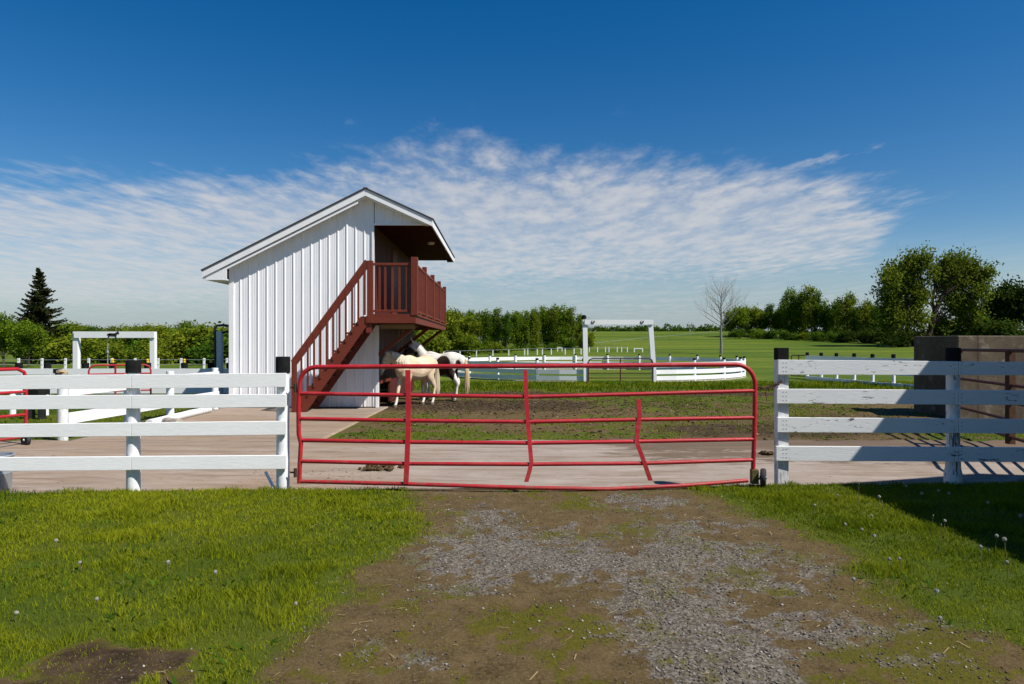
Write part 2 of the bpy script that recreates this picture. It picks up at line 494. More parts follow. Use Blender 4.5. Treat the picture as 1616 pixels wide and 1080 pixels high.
# ------------------------------------------------------------------ concrete pad
m, nt, b = nmat('worn_concrete', .88, .2)
st = noise_n(nt, 1.6, 6, .7, (.35, 1.2, 1), .6); fn = noise_n(nt, 40, 5, .75); md_ = noise_n(nt, 4, 6, .7, (.5, 1.1, 1), .5)
c = mixc(nt, ramp(nt, st, [(.3, (0, 0, 0)), (.7, (1, 1, 1))]), (.345, .29, .25), (.235, .185, .15))
c = mixc(nt, ramp(nt, fn, [(.5, (0, 0, 0)), (.75, (1, 1, 1))]), c, (.25, .215, .185))
strawm = ramp(nt, mth(nt, 'ADD', mth(nt, 'MULTIPLY', att(nt, 'straw'), .75), mth(nt, 'SUBTRACT', md_, .62)), [(.0, (0, 0, 0)), (.42, (1, 1, 1))])
c = mixc(nt, mth(nt, 'MULTIPLY', strawm, .75), c, mixc(nt, fn, (.33, .22, .125), (.22, .155, .10)))
ms_ = noise_n(nt, 2.6, 7, .75, (.45, 2.0, 1), .6)
mudm = ramp(nt, mth(nt, 'ADD', mth(nt, 'MULTIPLY', mth(nt, 'SUBTRACT', att(nt, 'mud'), .45), 1.0), mth(nt, 'MULTIPLY', mth(nt, 'SUBTRACT', ms_, .42), 2.4)), [(.0, (0, 0, 0)), (.3, (.95, .95, .95))])
mudm = mth(nt, 'MULTIPLY', mudm, ramp(nt, att(nt, 'mud'), [(.02, (0, 0, 0)), (.3, (1, 1, 1))]))
c = mixc(nt, mudm, c, mixc(nt, fn, (.07, .047, .028), (.15, .108, .072)))
spot = noise_n(nt, 9, 5, .7, (.5, 1, 1), .8)
c = mixc(nt, ramp(nt, spot, [(.60, (0, 0, 0)), (.70, (.75, .75, .75))]), c, (.13, .095, .065))
long_ = noise_n(nt, 3.2, 6, .72, (.22, 2.2, 1), .3)
c = mixc(nt, ramp(nt, long_, [(.46, (0, 0, 0)), (.66, (.8, .8, .8))]), c, (.175, .122, .080))
nt.links.new(c, b.inputs['Base Color']); bump_n(nt, b, mixc(nt, .5, fn, md_), .5, .008)
M['concrete'] = m


def slab(name, xr, yf, y1, top, step, parent=None):
    X = np.arange(xr[0], xr[1] + 1e-6, step); n = int(math.ceil((y1 - 7) / step)); T = np.linspace(0, 1, n)
    XX, TT = np.meshgrid(X, T); Y0 = yf(XX); wob = (fbm(XX, XX * 0 + 3, 1.5, 3) - .5) * .12
    YY = Y0 + wob * (1 - TT) + (y1 + (fbm(XX + 50, XX * 0, 1.1, 4) - .5) * .5 * (1 if name == 'concrete_pad' else .25) - Y0) * TT
    ZZ = np.full_like(YY, top) + (fbm(XX, YY, .8, 2) - .5) * .012 - .235 * (1 - sstep(7.7, 10.5, YY))
    strawv = np.clip(sstep(1.0, 0.0, XX) * .0 + (XX < -1) * .30 + np.exp(-((YY - 12.5) / 3) ** 2) * sstep(-1.5, -3, XX) * .35 + .4 * np.exp(-(((XX + 3.1) / .9) ** 2 + ((YY - 8.2) / .35) ** 2)), 0, 1)
    mudv = np.clip(sstep(.5, 2.4, XX) * sstep(8.7, 9.9, YY) * .62 + .35 * sstep(10.0, 10.9, YY) * sstep(-2.5, -1.5, XX), 0, 1)
    V = np.stack([XX.ravel(), YY.ravel(), ZZ.ravel()], 1); nxx, nyy = len(X), n
    i0 = (np.arange(nyy - 1)[:, None] * nxx + np.arange(nxx - 1)[None, :]).ravel()
    Q = [np.stack([i0, i0 + 1, i0 + 1 + nxx, i0 + nxx], 1)]
    # skirt
    ring = np.concatenate([np.arange(nxx), nxx * np.arange(1, nyy) + nxx - 1, (nyy - 1) * nxx + np.arange(nxx - 2, -1, -1), nxx * np.arange(nyy - 2, 0, -1)])
    low = V[ring].copy(); low[:, 2] = -.4; base = len(V); k = len(ring)
    V = np.concatenate([V, low]); nxt = (np.arange(k) + 1) % k
    Q.append(np.stack([ring, base + np.arange(k), base + nxt, ring[nxt]], 1))
    A = lambda a: np.concatenate([a.ravel(), a.ravel()[ring]])
    me = mesh_np(name, V, np.concatenate(Q), M['concrete'], dict(straw=A(strawv), mud=A(mudv)))
    return tag(link(name, me), kind='structure')


slab('concrete_pad', (-9.5, 12.0), slabfront, 10.85, .028, .07)
slab('concrete_path', (-7.05, -3.02), lambda X: X * 0 + 10.70, 16.9, .024, .07)


# ------------------------------------------------------------------ grass, straw, gravel (uncountable stuff)
def blades(name, X, Y, Z, hgt, wid, mat, tint, lean=.6):
    n = len(X); az = rng.random(n) * 2 * math.pi; la = rng.random(n) * 2 * math.pi
    ln = lean * (.25 + rng.random(n)) * hgt
    wx, wy = np.cos(az) * wid / 2, np.sin(az) * wid / 2
    lx, ly = np.cos(la) * ln, np.sin(la) * ln
    def row(t, k):
        cx = X + lx * t * t; cy = Y + ly * t * t; cz = Z + hgt * t * (1 - .25 * t * lean)
        return [np.stack([cx - wx * k, cy - wy * k, cz], 1), np.stack([cx + wx * k, cy + wy * k, cz], 1)]
    r = row(0, 1) + row(.55, .8) + row(1, .12)
    V = np.stack(r, 1).reshape(-1, 3)
    i = np.arange(n)[:, None] * 6
    Q = np.concatenate([i + np.array([[0, 1, 3, 2]]), i + np.array([[2, 3, 5, 4]])])
    return mesh_np(name, V, Q, mat, dict(tint=np.repeat(tint, 6)))


n = 560000
X = rng.uniform(-7.2, 7.0, n); Y = 2.75 + 5.2 * rng.random(n) ** 1.15
keep = (np.abs(X) < .80 * Y + .9) & (Y < slabfront(X) - .03)
X, Y = X[keep], Y[keep]
lw_, gr_, mo_, mu_ = cover(X, Y)
clump = fbm(X, Y, 5.0, 3); dens = np.clip(lw_, 0, 1) ** 1.15 * (.40 + .9 * sstep(.3, .6, clump))
dens = np.maximum(dens, .55 * mo_ * sstep(.36, .60, clump)); dens = np.maximum(dens, .012 + .10 * sstep(.52, .68, fbm(X + 3, Y - 8, 1.6, 4)) * (1 - gr_))
for (tx, ty, tr_) in ((455, 935, .10), (1320, 942, .16), (1388, 1006, .07), (890, 916, .10), (968, 952, .06), (845, 985, .12), (700, 1015, .10), (1060, 1020, .06), (1160, 905, .09), (1240, 985, .07)):
    tY = 1658.6 / (ty - HY); tX = (tx - CX) / F * tY
    dens = np.maximum(dens, np.exp(-((X - tX) ** 2 + (Y - tY) ** 2) / tr_ ** 2) * .9)
keep = rng.random(len(X)) < dens
X, Y = X[keep], Y[keep]; lw_ = lw_[keep]; clump = clump[keep]
big1 = fbm(X + 5, Y + 5, .8, 3); tuft = fbm(X - 20, Y, 2.6, 3)
hg = (.014 + .026 * rng.random(len(X)) + .040 * sstep(.54, .76, tuft)) * (.45 + .65 * lw_)
hg = np.where(lw_ < .35, hg * .75, hg)
hg *= 1 + .5 * sstep(.15, 0, slabfront(X) - Y) * (rng.random(len(X)) < .35)
ti = np.clip(.42 + (big1 - .5) * 1.3 + (clump - .5) * .7 + rng.normal(0, .17, len(X)) + .25 * (1 - lw_), 0, 1)
for (fx, fy) in ((-4.07, 7.27), (-2.47, 7.44), (3.08, 7.80), (4.98, 7.63)):
    hg *= 1 + .9 * np.exp(-((X - fx) ** 2 + (Y - fy + .06) ** 2) / .16 ** 2) * rng.random(len(X))
dry = rng.random(len(X)) < .05 + .12 * (1 - lw_) + .40 * sstep(.58, .74, fbm(X + 60, Y * 1.5 - 9, 2.1, 4))
ti[dry] = 1
wd = .0037 * (.7 + .6 * rng.random(len(X))) * np.clip(Y / 4.2, .85, 1.5)
g = link('lawn_grass', blades('lawn_grass', X, Y, gz(X, Y) - .004, hg, wd, M['grass'], ti))
tag(g, 'short green lawn grass on both sides of the gravel drive', 'grass', kind='stuff')

n = 5200
X = rng.uniform(-6.5, 6.5, n); Y = 2.9 + 4.6 * rng.random(n)
lw_ = cover(X, Y)[0]; pt_ = fbm(X - 3, Y + 14, 1.4, 3)
k = (lw_ > .45) & (Y < slabfront(X) - .05) & (rng.random(n) < sstep(.48, .66, pt_)); X, Y = X[k], Y[k]
w_ = link('lawn_weeds', blades('lawn_weeds', X, Y, gz(X, Y), .035 + .035 * rng.random(len(X)), .012 + .012 * rng.random(len(X)), M['leaf_c'], np.clip(rng.normal(.5, .2, len(X)), 0, 1), 1.5))
tag(w_, 'broad dark green weed leaves among the lawn grass', 'weeds', kind='stuff')

# paddock and enclosure grass, coarser
n = 150000
Y = 9.8 + 19.5 * rng.random(n); X = rng.uniform(-1, 1, n) * .80 * Y
n_a2 = fbm(X, Y, .45, 4); n_b2 = fbm(X + 9, Y + 3, 1.7, 4)
west2 = (X < -7.45)
band = np.exp(-((Y - 25.0) / 1.9) ** 2) * (X > -2.5) + .9 * (Y > 26.5)
d2 = np.where(west2, (Y > 10.3) * .95, np.maximum(band, .8 * (Y > 11.0) * sstep(.34, .62, n_a2 * .5 + .5 * fbm(X + 70, Y * 1.6 + 3, 3.2, 4))))
d2 = np.where((X > -7.45) & (X < -2.9) & (Y < 23.4), 0, d2)
pm = np.exp(-((Y - 17.6) / 2.0) ** 2) * (X < 4) * (X > -3)
keep = (rng.random(n) < d2 * (1 - .9 * pm) * (.3 + .9 * sstep(.35, .6, n_b2)))
X, Y = X[keep], Y[keep]
hg = np.where(X < -7.4, .05, np.where(Y > 22.5, .13, .035)) * (.5 + rng.random(len(X))); hg = np.where(Y > 27.5, .05, hg)
ti = np.clip(.45 + (fbm(X, Y, .7, 3) - .5) * 1.5 + rng.normal(0, .15, len(X)), 0, 1)
g = link('paddock_grass', blades('paddock_grass', X, Y, gz(X, Y) - .005, hg, .012 * np.clip(Y / 12, 1, 2.2), M['grass_far'], ti))
tag(g, 'rough green grass and weeds in the paddocks beyond the fences', 'grass', kind='stuff')

# straw wisps
n = 1500
X = np.concatenate([rng.uniform(-1.9, 2.4, 420), rng.uniform(-5.5, -.5, 480), rng.uniform(-3.4, -1.6, 350), rng.uniform(-3, 6, 250)])
Y = np.concatenate([rng.uniform(2.9, 7.2, 420), rng.uniform(2.9, 7.1, 480) , rng.uniform(7.6, 9.0, 350), rng.uniform(11, 15.5, 250)])
lw_, gr_, mo_, mu_ = cover(X, Y)
k = (rng.random(n) < np.where(Y < 7.4, np.where(lw_ > .5, .10, .42), .8)); X, Y = X[k], Y[k]; n = len(X)
az = rng.normal(.35, .8, n); L = rng.uniform(.02, .085, n); wd = rng.uniform(.0012, .0026, n) * np.clip(Y / 5, 1, 2.5)
slabz = np.where((Y > slabfront(X)) & (Y < 10.7), .034 - .235 * (1 - sstep(7.7, 10.5, Y)), -1)
Z = np.maximum(gz(X, Y), slabz) + .006 + .03 * rng.random(n) * (Y < 7) * (cover(X, Y)[0] > .5)
dx, dy = np.cos(az), np.sin(az)
V = np.stack([np.stack([X - dx * L / 2 - dy * wd, Y - dy * L / 2 + dx * wd, Z], 1), np.stack([X - dx * L / 2 + dy * wd, Y - dy * L / 2 - dx * wd, Z], 1),
              np.stack([X + dx * L / 2 + dy * wd, Y + dy * L / 2 - dx * wd, Z + L * .12], 1), np.stack([X + dx * L / 2 - dy * wd, Y + dy * L / 2 + dx * wd, Z + L * .12], 1)], 1).reshape(-1, 3)
g = link('straw', mesh_np('straw', V, np.arange(n)[:, None] * 4 + np.arange(4)[None], M['straw']))
tag(g, 'loose wisps of dry straw scattered over drive and concrete', 'straw', kind='stuff')

# loose gravel chips on the drive and clods in the paddock
n = 95000
X = rng.uniform(-1.8, 3.2, n); Y = rng.uniform(2.75, 7.25, n)
lw_, gr_, mo_, mu_ = cover(X, Y)
k = rng.random(n) < np.maximum(gr_ ** 1.1, .12 * (1 - lw_)); X, Y = X[k], Y[k]; n = len(X)
sz = .0018 + .0085 * rng.random(n) ** 4.5
oct_ = np.array([[1, 0, 0], [0, 1, 0], [-1, 0, 0], [0, -1, 0], [0, 0, .7], [0, 0, -.5]])
a = rng.random(n) * 6.28; sx = sz * (.8 + .6 * rng.random(n))
ox = oct_[None, :, 0] * sx[:, None]; oy = oct_[None, :, 1] * sz[:, None]; oz = oct_[None, :, 2] * sz[:, None]
V = np.stack([X[:, None] + ox * np.cos(a)[:, None] - oy * np.sin(a)[:, None], Y[:, None] + ox * np.sin(a)[:, None] + oy * np.cos(a)[:, None],
              (gz(X, Y) + sz * .25)[:, None] + oz + rng.normal(0, .0008, (n, 6))], 2).reshape(-1, 3)
tri = np.array([[0, 1, 4], [1, 2, 4], [2, 3, 4], [3, 0, 4], [1, 0, 5], [2, 1, 5], [3, 2, 5], [0, 3, 5]])
Q = (np.arange(n)[:, None, None] * 6 + tri[None]).reshape(-1, 3)
m, nt, b = nmat('grey_gravel_chips', .85, .2)
nt.links.new(ramp(nt, att(nt, 'tint'), [(0, (.045, .038, .031)), (.6, (.148, .129, .108)), (1, (.42, .385, .335))]), b.inputs['Base Color'])
g = link('gravel', mesh_np('gravel', V, Q, m, dict(tint=np.repeat(np.clip(rng.normal(.42, .25, n), 0, 1), 6))))
tag(g, 'small grey gravel chips lying loose on the drive', 'gravel', kind='stuff')

n = 26000
Y = rng.uniform(11.0, 22.5, n); X = rng.uniform(-2.8, 9, n)
pm = np.exp(-((Y - 17.6) / 2.0) ** 2) * (X < 5) + .35
k = rng.random(n) < pm * .8; X, Y = X[k], Y[k]; n = len(X)
sz = .008 + .030 * rng.random(n) ** 4
a = rng.random(n) * 6.28; sx = sz * (.8 + .9 * rng.random(n))
ox = oct_[None, :, 0] * sx[:, None]; oy = oct_[None, :, 1] * sz[:, None]; oz = oct_[None, :, 2] * sz[:, None] * .55
V = np.stack([X[:, None] + ox * np.cos(a)[:, None] - oy * np.sin(a)[:, None], Y[:, None] + ox * np.sin(a)[:, None] + oy * np.cos(a)[:, None],
              (gz(X, Y) + sz * .2)[:, None] + oz], 2).reshape(-1, 3)
Q = (np.arange(n)[:, None, None] * 6 + tri[None]).reshape(-1, 3)
m, nt, b = nmat('earth_clods', .95, .1)
nt.links.new(ramp(nt, att(nt, 'tint'), [(0, (.022, .014, .008)), (.6, (.075, .050, .027)), (.8, (.16, .12, .07)), (1, (.36, .29, .19))]), b.inputs['Base Color'])
g = link('earth_clods', mesh_np('earth_clods', V, Q, m, dict(tint=np.repeat(np.clip(rng.normal(.38, .26, n), 0, 1), 6))))
tag(g, 'crumbled clods of mud and chaff trodden by the horses', 'mud', kind='stuff')


# ------------------------------------------------------------------ the big red gate
def gatept(px, py):
    t = (px - 470) / 725; zf = max(0, min(1, (py - 578) / 190))
    Y = 7.36 + .07 * t - math.sin(math.pi * max(0, min(1, t))) * (.06 + .20 * zf)
    return at(px, py, Y)


def arc_pts(c, r0, r1, a0, a1, n):
    return [(c[0] + r0 * math.cos(R(a0 + (a1 - a0) * i / n)), c[1] - r1 * math.sin(R(a0 + (a1 - a0) * i / n))) for i in range(n + 1)]


gr_ = root('farm_gate', (0.15, 7.3, 0), 'long red tubular steel gate closed across the gravel drive', 'gate')
pts = [(472.5, 763), (473, 735), (475, 700), (471.5, 685), (471, 640), (473, 608)] + arc_pts((500, 606), 27, 26.5, 180, 90, 8)[1:] + \
      [(640, 578.6), (835, 578), (1010, 576.6), (1158, 575.5)] + arc_pts((1161, 607), 30.5, 31.5, 90, 0, 8)[0:] + [(1191, 660), (1190, 700), (1188, 752)]
MB().tube([gatept(*p) for p in pts], .0245, 12).build('outer_frame', M['gate_red'], gr_, True)
rails = [[(474, 621), (640, 624), (835, 626.5), (1010, 622), (1191, 617)],
         [(474, 661), (640, 664), (835, 666), (1005, 662.5), (1190, 659.5)],
         [(474, 695), (640, 698), (835, 699.5), (1005, 697), (1190, 693.5)],
         [(474, 728), (640, 732), (835, 733), (1015, 731.5), (1189, 726)],
         [(474, 760), (640, 764), (835, 770), (960, 772), (1080, 766.5), (1180, 758.5)]]
for rp in rails:
    MB().tube([gatept(*p) for p in rp], [.0215] * len(rp), 10).build('rail', M['gate_red'], gr_, True)


def channel(pl, w=.052):
    P = [gatept(*p) + Vector((0, -.030, 0)) for p in pl]
    mb = MB(); base = []
    prof = [(-w / 2, .028), (-w / 2, 0), (w / 2, 0), (w / 2, .028), (w / 2 - .005, .028), (w / 2 - .005, .005), (-w / 2 + .005, .005), (-w / 2 + .005, .028)]
    for p in P:
        for dx, dy in prof: mb.v.append(p + Vector((dx, dy, 0)))
    k = len(prof)
    for i in range(len(P) - 1):
        for j in range(k):
            a = i * k + j; b2 = i * k + (j + 1) % k; mb.f.append((a, b2, b2 + k, a + k))
    for q in ((0, 1, 6, 7), (1, 2, 5, 6), (2, 3, 4, 5)):
        mb.f.append(q); mb.f.append(tuple(i + (len(P) - 1) * k for i in q))
    return mb


channel([(644, 584), (645, 640), (644, 690), (642.5, 732), (641, 763)]).build('brace', M['gate_red'], gr_)
channel([(829, 584), (831, 640), (835, 690), (838.5, 730), (835, 745), (830.5, 760)], .044).build('brace', M['gate_red'], gr_)
channel([(1007, 630), (1008.5, 655), (1006.5, 672), (1004, 698), (1011, 715), (1018, 735), (1026, 758)], .046).build('brace', M['gate_red'], gr_)
for (hx, hy) in ((470, 612), (470, 746)):
    p = gatept(hx, hy)
    pin = MB().tube([p + Vector((-.085, .01, 0)), p + Vector((-.02, 0, 0))], .010, 8).tube([p + Vector((-.028, 0, -.05)), p + Vector((-.028, 0, .045))], .018, 8)
    pin.build('hinge', M['rust_and_shade'], gr_, True)
br = gatept(1191, 752)
MB().box((br.x - .045, br.y - .035, .035), (br.x + .035, br.y + .03, .19)).build('wheel_bracket', M['olive'], gr_, bevel=.006)
wc = Vector((br.x + .085, br.y - .02, .105))
rz = Matrix.Rotation(R(-24), 4, 'Z')


def wheel(par, c, rad, wid, rot, rimmat):
    def ring(prof):
        mb = MB().lathe((0, 0, 0), prof, 24, 'x'); mb.v = [rot @ v + c for v in mb.v]; return mb
    w = ring([(rad * .62, -wid / 2), (rad * .92, -wid / 2), (rad, -wid * .25), (rad, wid * .25), (rad * .92, wid / 2), (rad * .62, wid / 2)]).build('wheel', M['rubber'], par, True)
    ring([(rad * .14, -wid * .7), (rad * .2, -wid * .42), (rad * .6, -wid * .34), (rad * .61, wid * .34), (rad * .2, wid * .42), (rad * .14, wid * .7)]).build('rim', rimmat, w, True)


wheel(gr_, wc, .098, .055, rz, M['rim_grey'])
MB().bar(br + Vector((.02, -.02, -.03)), wc, .016, .016).build('axle', M['rust_and_shade'], gr_)

# wire tangle that ties the gate to the right post
mb = MB()
for k in range(7):
    P = []
    for i in range(9):
        t = i / 8
        p = at(1192 + 42 * t, 612 - 10 * t + 5 * math.sin(3.1 * t) + random.uniform(-3, 3), 7.42 + .28 * t)
        P.append(p + Vector((0, random.uniform(-.02, .02), 0)))
    mb.tube(P, .0035, 5)
for k in range(22):
    t = random.random(); p = at(1192 + 42 * t, 612 - 10 * t + 4 * math.sin(3.1 * t), 7.42 + .28 * t)
    d = Vector((random.uniform(-1, 1), random.uniform(-.4, .4), random.uniform(-1, 1))).normalized() * .035
    mb.tube([p - d, p + d], .003, 4)
mb.tube([at(1210, 612, 7.5), at(1208, 622, 7.49), at(1210, 632, 7.49)], .005, 5)
tag(mb.build('wire_tie', M['rust_and_shade'], None), 'rusty barbed wire tying the red gate to the peeling right post', 'wire')


# ------------------------------------------------------------------ front fences
def round_post(par, px, pybase, Y, pytop, rad, mat, captop=None, capr=1.12, base_z=-.35):
    c = at(px, pybase, Y); zt = Z_(pytop, Y)
    mb = MB().lathe((c.x, Y, 0), [(rad * 1.04, base_z), (rad * 1.02, .2), (rad, zt * .6), (rad * .98, zt)], 18)
    po = mb.build('post', mat, par, True)
    if captop is not None:
        z2 = Z_(captop, Y)
        MB().lathe((c.x, Y, 0), [(rad * capr, zt - .005), (rad * capr, z2 - .012), (rad * capr * .93, z2)], 18).build('post_cap', M['black_cap'], po, True)
    return po


def fline(px):      # Y of the left fence line for a photo column
    # X = (px-CX)/F*Y, Y = 7.44 + .106*(X+2.47)
    k = (px - CX) / F
    return (7.44 + .106 * 2.47) / (1 - .106 * k)


lf = root('board_fence', (-4.07, 7.27, 0), 'white four board fence with black topped round posts left of the red gate', 'fence')
bt = [[(0, 593.3, 615), (450, 589, 611)], [(0, 625, 647), (450, 622.5, 643)], [(0, 669.5, 690.5), (450, 664.5, 686)], [(0, 722, 743.3), (450, 719, 740.5)]]
for (a, b_) in bt:
    def yy(px, k):
        return a[k] + (b_[k] - a[k]) * (px - a[0]) / (b_[0] - a[0])
    for (p0, p1) in ((-150, 207), (207.6, 451.5)):
        Y0, Y1 = fline(p0) - .105, fline(p1) - .105
        jit = random.uniform(-.4, .4)
        q = [at(p0, yy(p0, 2) + jit, Y0), at(p1, yy(p1, 2) + jit, Y1), at(p1, yy(p1, 1) + jit, Y1), at(p0, yy(p0, 1) + jit, Y0)]
        MB().hexa(q, None, (-.003, .034, 0)).build('board', M['white_board'], lf, bevel=.003)
for (px, cap) in ((446.5, 563), (210.5, 569), (-84, 572)):
    Yp = fline(px)
    po = round_post(lf, px, 770, Yp, 588, .068, M['white_post'], cap)

rf = root('board_fence', (4.4, 7.75, 0), 'white weathered four board fence right of the red gate, half in shadow', 'fence')


def rline(px):
    return 7.80 - .0006 * (px - 1228)


btr = [[(1228, 568, 591.5), (1616, 571.5, 592.5)], [(1226, 614, 637), (1616, 616.5, 639.5)], [(1227, 659, 682.5), (1616, 662, 684.5)], [(1225, 704.5, 727.5), (1616, 706.5, 729.5)]]
for (a, b_) in btr:
    for (p0, p1) in ((a[0], 1512.5), (1513.2, 1800)):
        f0 = (p0 - a[0]) / (b_[0] - a[0]); f1 = (p1 - a[0]) / (b_[0] - a[0])
        Y0, Y1 = rline(p0) - .085, rline(p1) - .085
        q = [at(p0, a[2] + (b_[2] - a[2]) * f0, Y0), at(p1, a[2] + (b_[2] - a[2]) * f1, Y1), at(p1, a[1] + (b_[1] - a[1]) * f1, Y1), at(p0, a[1] + (b_[1] - a[1]) * f0, Y0)]
        bd = MB().hexa(q, None, (0, .034, 0)).build('board', M['white_worn'], rf, bevel=.003)
# nail heads
mb = MB()
for (a, b_) in btr:
    for px0 in (1236, 1241, 1506, 1518):
        for q in (.22, .5, .78):
            p = at(px0, a[1] + (a[2] - a[1]) * q + (px0 > 1400) * 2.6, rline(px0) - .0865)
            mb.lathe(p, [(.0045, -.001), (.0045, .003)], 6, 'y')
mb.build('nail_heads', M['rust_and_shade'], rf)['kind'] = 'stuff'
Yp = rline(1233)
c0 = at(1233.5, 757, Yp)
po = MB().box((c0.x - .062, Yp - .05, -.35), (c0.x + .062, Yp + .07, Z_(567, Yp))).build('post', M['white_post_worn'], rf, bevel=.006)
MB().box((c0.x - .064, Yp - .052, Z_(567, Yp) - .01), (c0.x + .064, Yp + .072, Z_(549, Yp))).build('post_cap', M['black_cap'], po, bevel=.006)
for px, cap in ((1504, 549), (1790, 549)):
    Yp = rline(px); c0 = at(px, 750, Yp); zt = Z_(570, Yp)
    po = MB().lathe((c0.x, Yp, 0), [(.088, -.35), (.092, .10), (.078, .17), (.07, .35), (.069, zt)], 18).build('post', M['white_post_worn'], rf, True)
    MB().lathe((c0.x, Yp, 0), [(.077, zt - .01), (.077, Z_(cap, Yp) - .01), (.07, Z_(cap, Yp))], 18).build('post_cap', M['black_cap'], po, True)

# small pale stake and the galvanised tub by the left fence
tag(MB().bar(at(434, 771, 7.40) - Vector((0, 0, .02)), at(419, 745, 7.55), .03, .012).build('wooden_stake', M['trim'], None), 'small pale wooden stake leaning by the left fence post', 'stake')
Yt = 7.62
TZ = -.20
tub = root('metal_tub', (X_(-17, Yt), Yt, TZ), 'galvanised ribbed metal tub standing behind the left fence', 'tub')
cx_, r_ = X_(-17, Yt), .225
MB().lathe((cx_, Yt, TZ), [(r_ * .86, .0), (r_ * .87, .03), (r_ * .9, .1), (r_ * .94, .3), (r_ * .965, .31), (r_ * .945, .325), (r_ * .965, .36), (r_ * .98, .372), (r_ * .955, .39), (r_ * .98, .46), (r_, .5), (r_ * .96, .5), (r_ * .9, .3), (r_ * .82, .03)], 28).build('bucket_body', M['galv'], tub, True)
mb = MB(); ring = [(cx_ + r_ * 1.01 * math.cos(a * math.pi / 14), Yt + r_ * 1.01 * math.sin(a * math.pi / 14), .505 + TZ) for a in range(29)]
mb.tube(ring, .011, 6).build('rim', M['galv'], tub, True)

# dung on the concrete and by the post
for (px, py, rad, hh, lab) in ((600, 742, .20, .05, 'flat brown heap of dung on the concrete behind the gate'), (1212, 729, .075, .06, 'dark clod of dung on the concrete by the right gate post')):
    Y = (H + .12) * F / (py - HY); X = X_(px, Y); mb = MB(); dz_ = .034 - .235 * (1 - float(sstep(7.7, 10.5, Y)))
    nn = 46 if rad > .1 else 7
    for k in range(nn):
        a = random.random() * 6.28; q = rad * math.sqrt(random.random()); s = random.uniform(.018, .042) * (1 if rad > .1 else 1.1)
        c = Vector((X + q * math.cos(a) * 1.5, Y + q * math.sin(a) * .8, dz_ + hh * (1 - q / rad) * .6))
        pr = [(s * .3, -s * .6), (s * .9, -s * .25), (s, .1 * s), (s * .6, s * .55), (s * .1, s * .7)]
        b0 = len(mb.v); mb.lathe(c, pr, 7)
        for i in range(b0, len(mb.v)): mb.v[i] += Vector((random.uniform(-1, 1), random.uniform(-1, 1), random.uniform(-1, 1))) * s * .22
    tag(mb.build('dung_heap', M['manure'], None, True), lab, 'dung')

# ------------------------------------------------------------------ the white building with the red balcony
SX, SY = X_(364, 16.5), 16.5
shed = root('viewing_stand', (SX, SY, 0), 'white metal clad building with dark red outside stair and roofed balcony', 'building', rz=R(.69))
SL = 6.6                                     # length back
XL, XR = SX, -3.24
RX, RZ = -3.50, 5.30; LX, LZ = -7.37, 3.345; EX, EZ = -1.895, 4.57


def roofz(x):
    return RZ + (x - RX) * (RZ - LZ) / (RX - LX) if x < RX else RZ + (x - RX) * (EZ - RZ) / (EX - RX)


ZS = 4.44                                     # soffit of the balcony roof
# ribbed front wall
def ribbed(x0, x1, ylev, ztop, zbot, sgn=-1, pitch=.2135, axis_='x'):
    cols = []; x = x0
    prof = [(0, 0), (.014, .017), (.032, .017), (.046, 0), (.10, 0), (.106, .0022), (.116, .0022), (.122, 0), (.155, 0), (.161, .0022), (.171, .0022), (.177, 0)]
    while x < x1 - 1e-6:
        for dx, dy in prof:
            if x + dx <= x1: cols.append((x + dx, dy))
        x += pitch
    cols.append((x1, 0))
    mb = MB()
    for (x, dy) in cols:
        for z in (zbot, ztop(x)):
            mb.v.append(Vector((x, ylev + sgn * dy, z)) if axis_ == 'x' else Vector((ylev + sgn * dy, x, z)))
    for i in range(len(cols) - 1):
        mb.f.append((2 * i, 2 * i + 2, 2 * i + 3, 2 * i + 1))
    return mb


top = lambda x: roofz(x) - .16
ribbed(XL, XR - .10, SY, top, .05).build('front_wall', M['siding'], shed)
ribbed(XR - .10, XR, SY, lambda x: 2.02, .05).build('front_wall', M['siding'], shed)
ribbed(XR - .09, EX - .18, SY + .004, top, ZS + .03).build('gable_panel', M['siding'], shed)
ribbed(SY, SY + SL, XL, lambda y: roofz(XL) - .12, .05, -1, axis_='y').build('left_wall', M['siding'], shed)
ribbed(XL, XR, SY + SL, top, .05, 1).build('back_wall', M['siding'], shed)
MB().box((XL - .03, SY - .034, .03), (XL + .085, SY + .05, top(XL) - .02)).build('corner_trim', M['trim'], shed)
MB().box((XR - .15, SY - .036, 2.26), (XR - .10, SY + .03, ZS + .02)).build('corner_trim', M['trim'], shed)
MB().box((XR - .06, SY - .03, .03), (XR + .012, SY + .05, 2.02)).build('corner_trim', M['trim'], shed)
MB().box((XR - .10, SY - .042, ZS + .0), (EX - .2, SY - .005, ZS + .045)).build('head_trim', M['trim'], shed)
# red boarded side wall with a low stall opening
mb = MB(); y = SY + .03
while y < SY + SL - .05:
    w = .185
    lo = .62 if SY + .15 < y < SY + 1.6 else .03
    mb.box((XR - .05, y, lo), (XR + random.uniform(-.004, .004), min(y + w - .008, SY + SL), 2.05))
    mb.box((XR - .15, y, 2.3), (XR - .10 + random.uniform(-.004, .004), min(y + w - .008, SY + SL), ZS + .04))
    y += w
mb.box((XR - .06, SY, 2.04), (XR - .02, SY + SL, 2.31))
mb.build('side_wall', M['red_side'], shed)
MB().box((XR - .95, SY + .12, .03), (XR - .9, SY + 1.7, .64)).build('stall_opening', M['dark_interior'], shed)
MB().box((XR - .02, SY + .1, .60), (XR + .035, SY + 1.7, .70)).build('stall_rail', M['red_wood_flat'], shed)
dr = MB().box((XR - .11, SY + 2.6, 2.3), (XR - .075, SY + 3.5, 4.25)).build('door', M['red_wood'], shed)
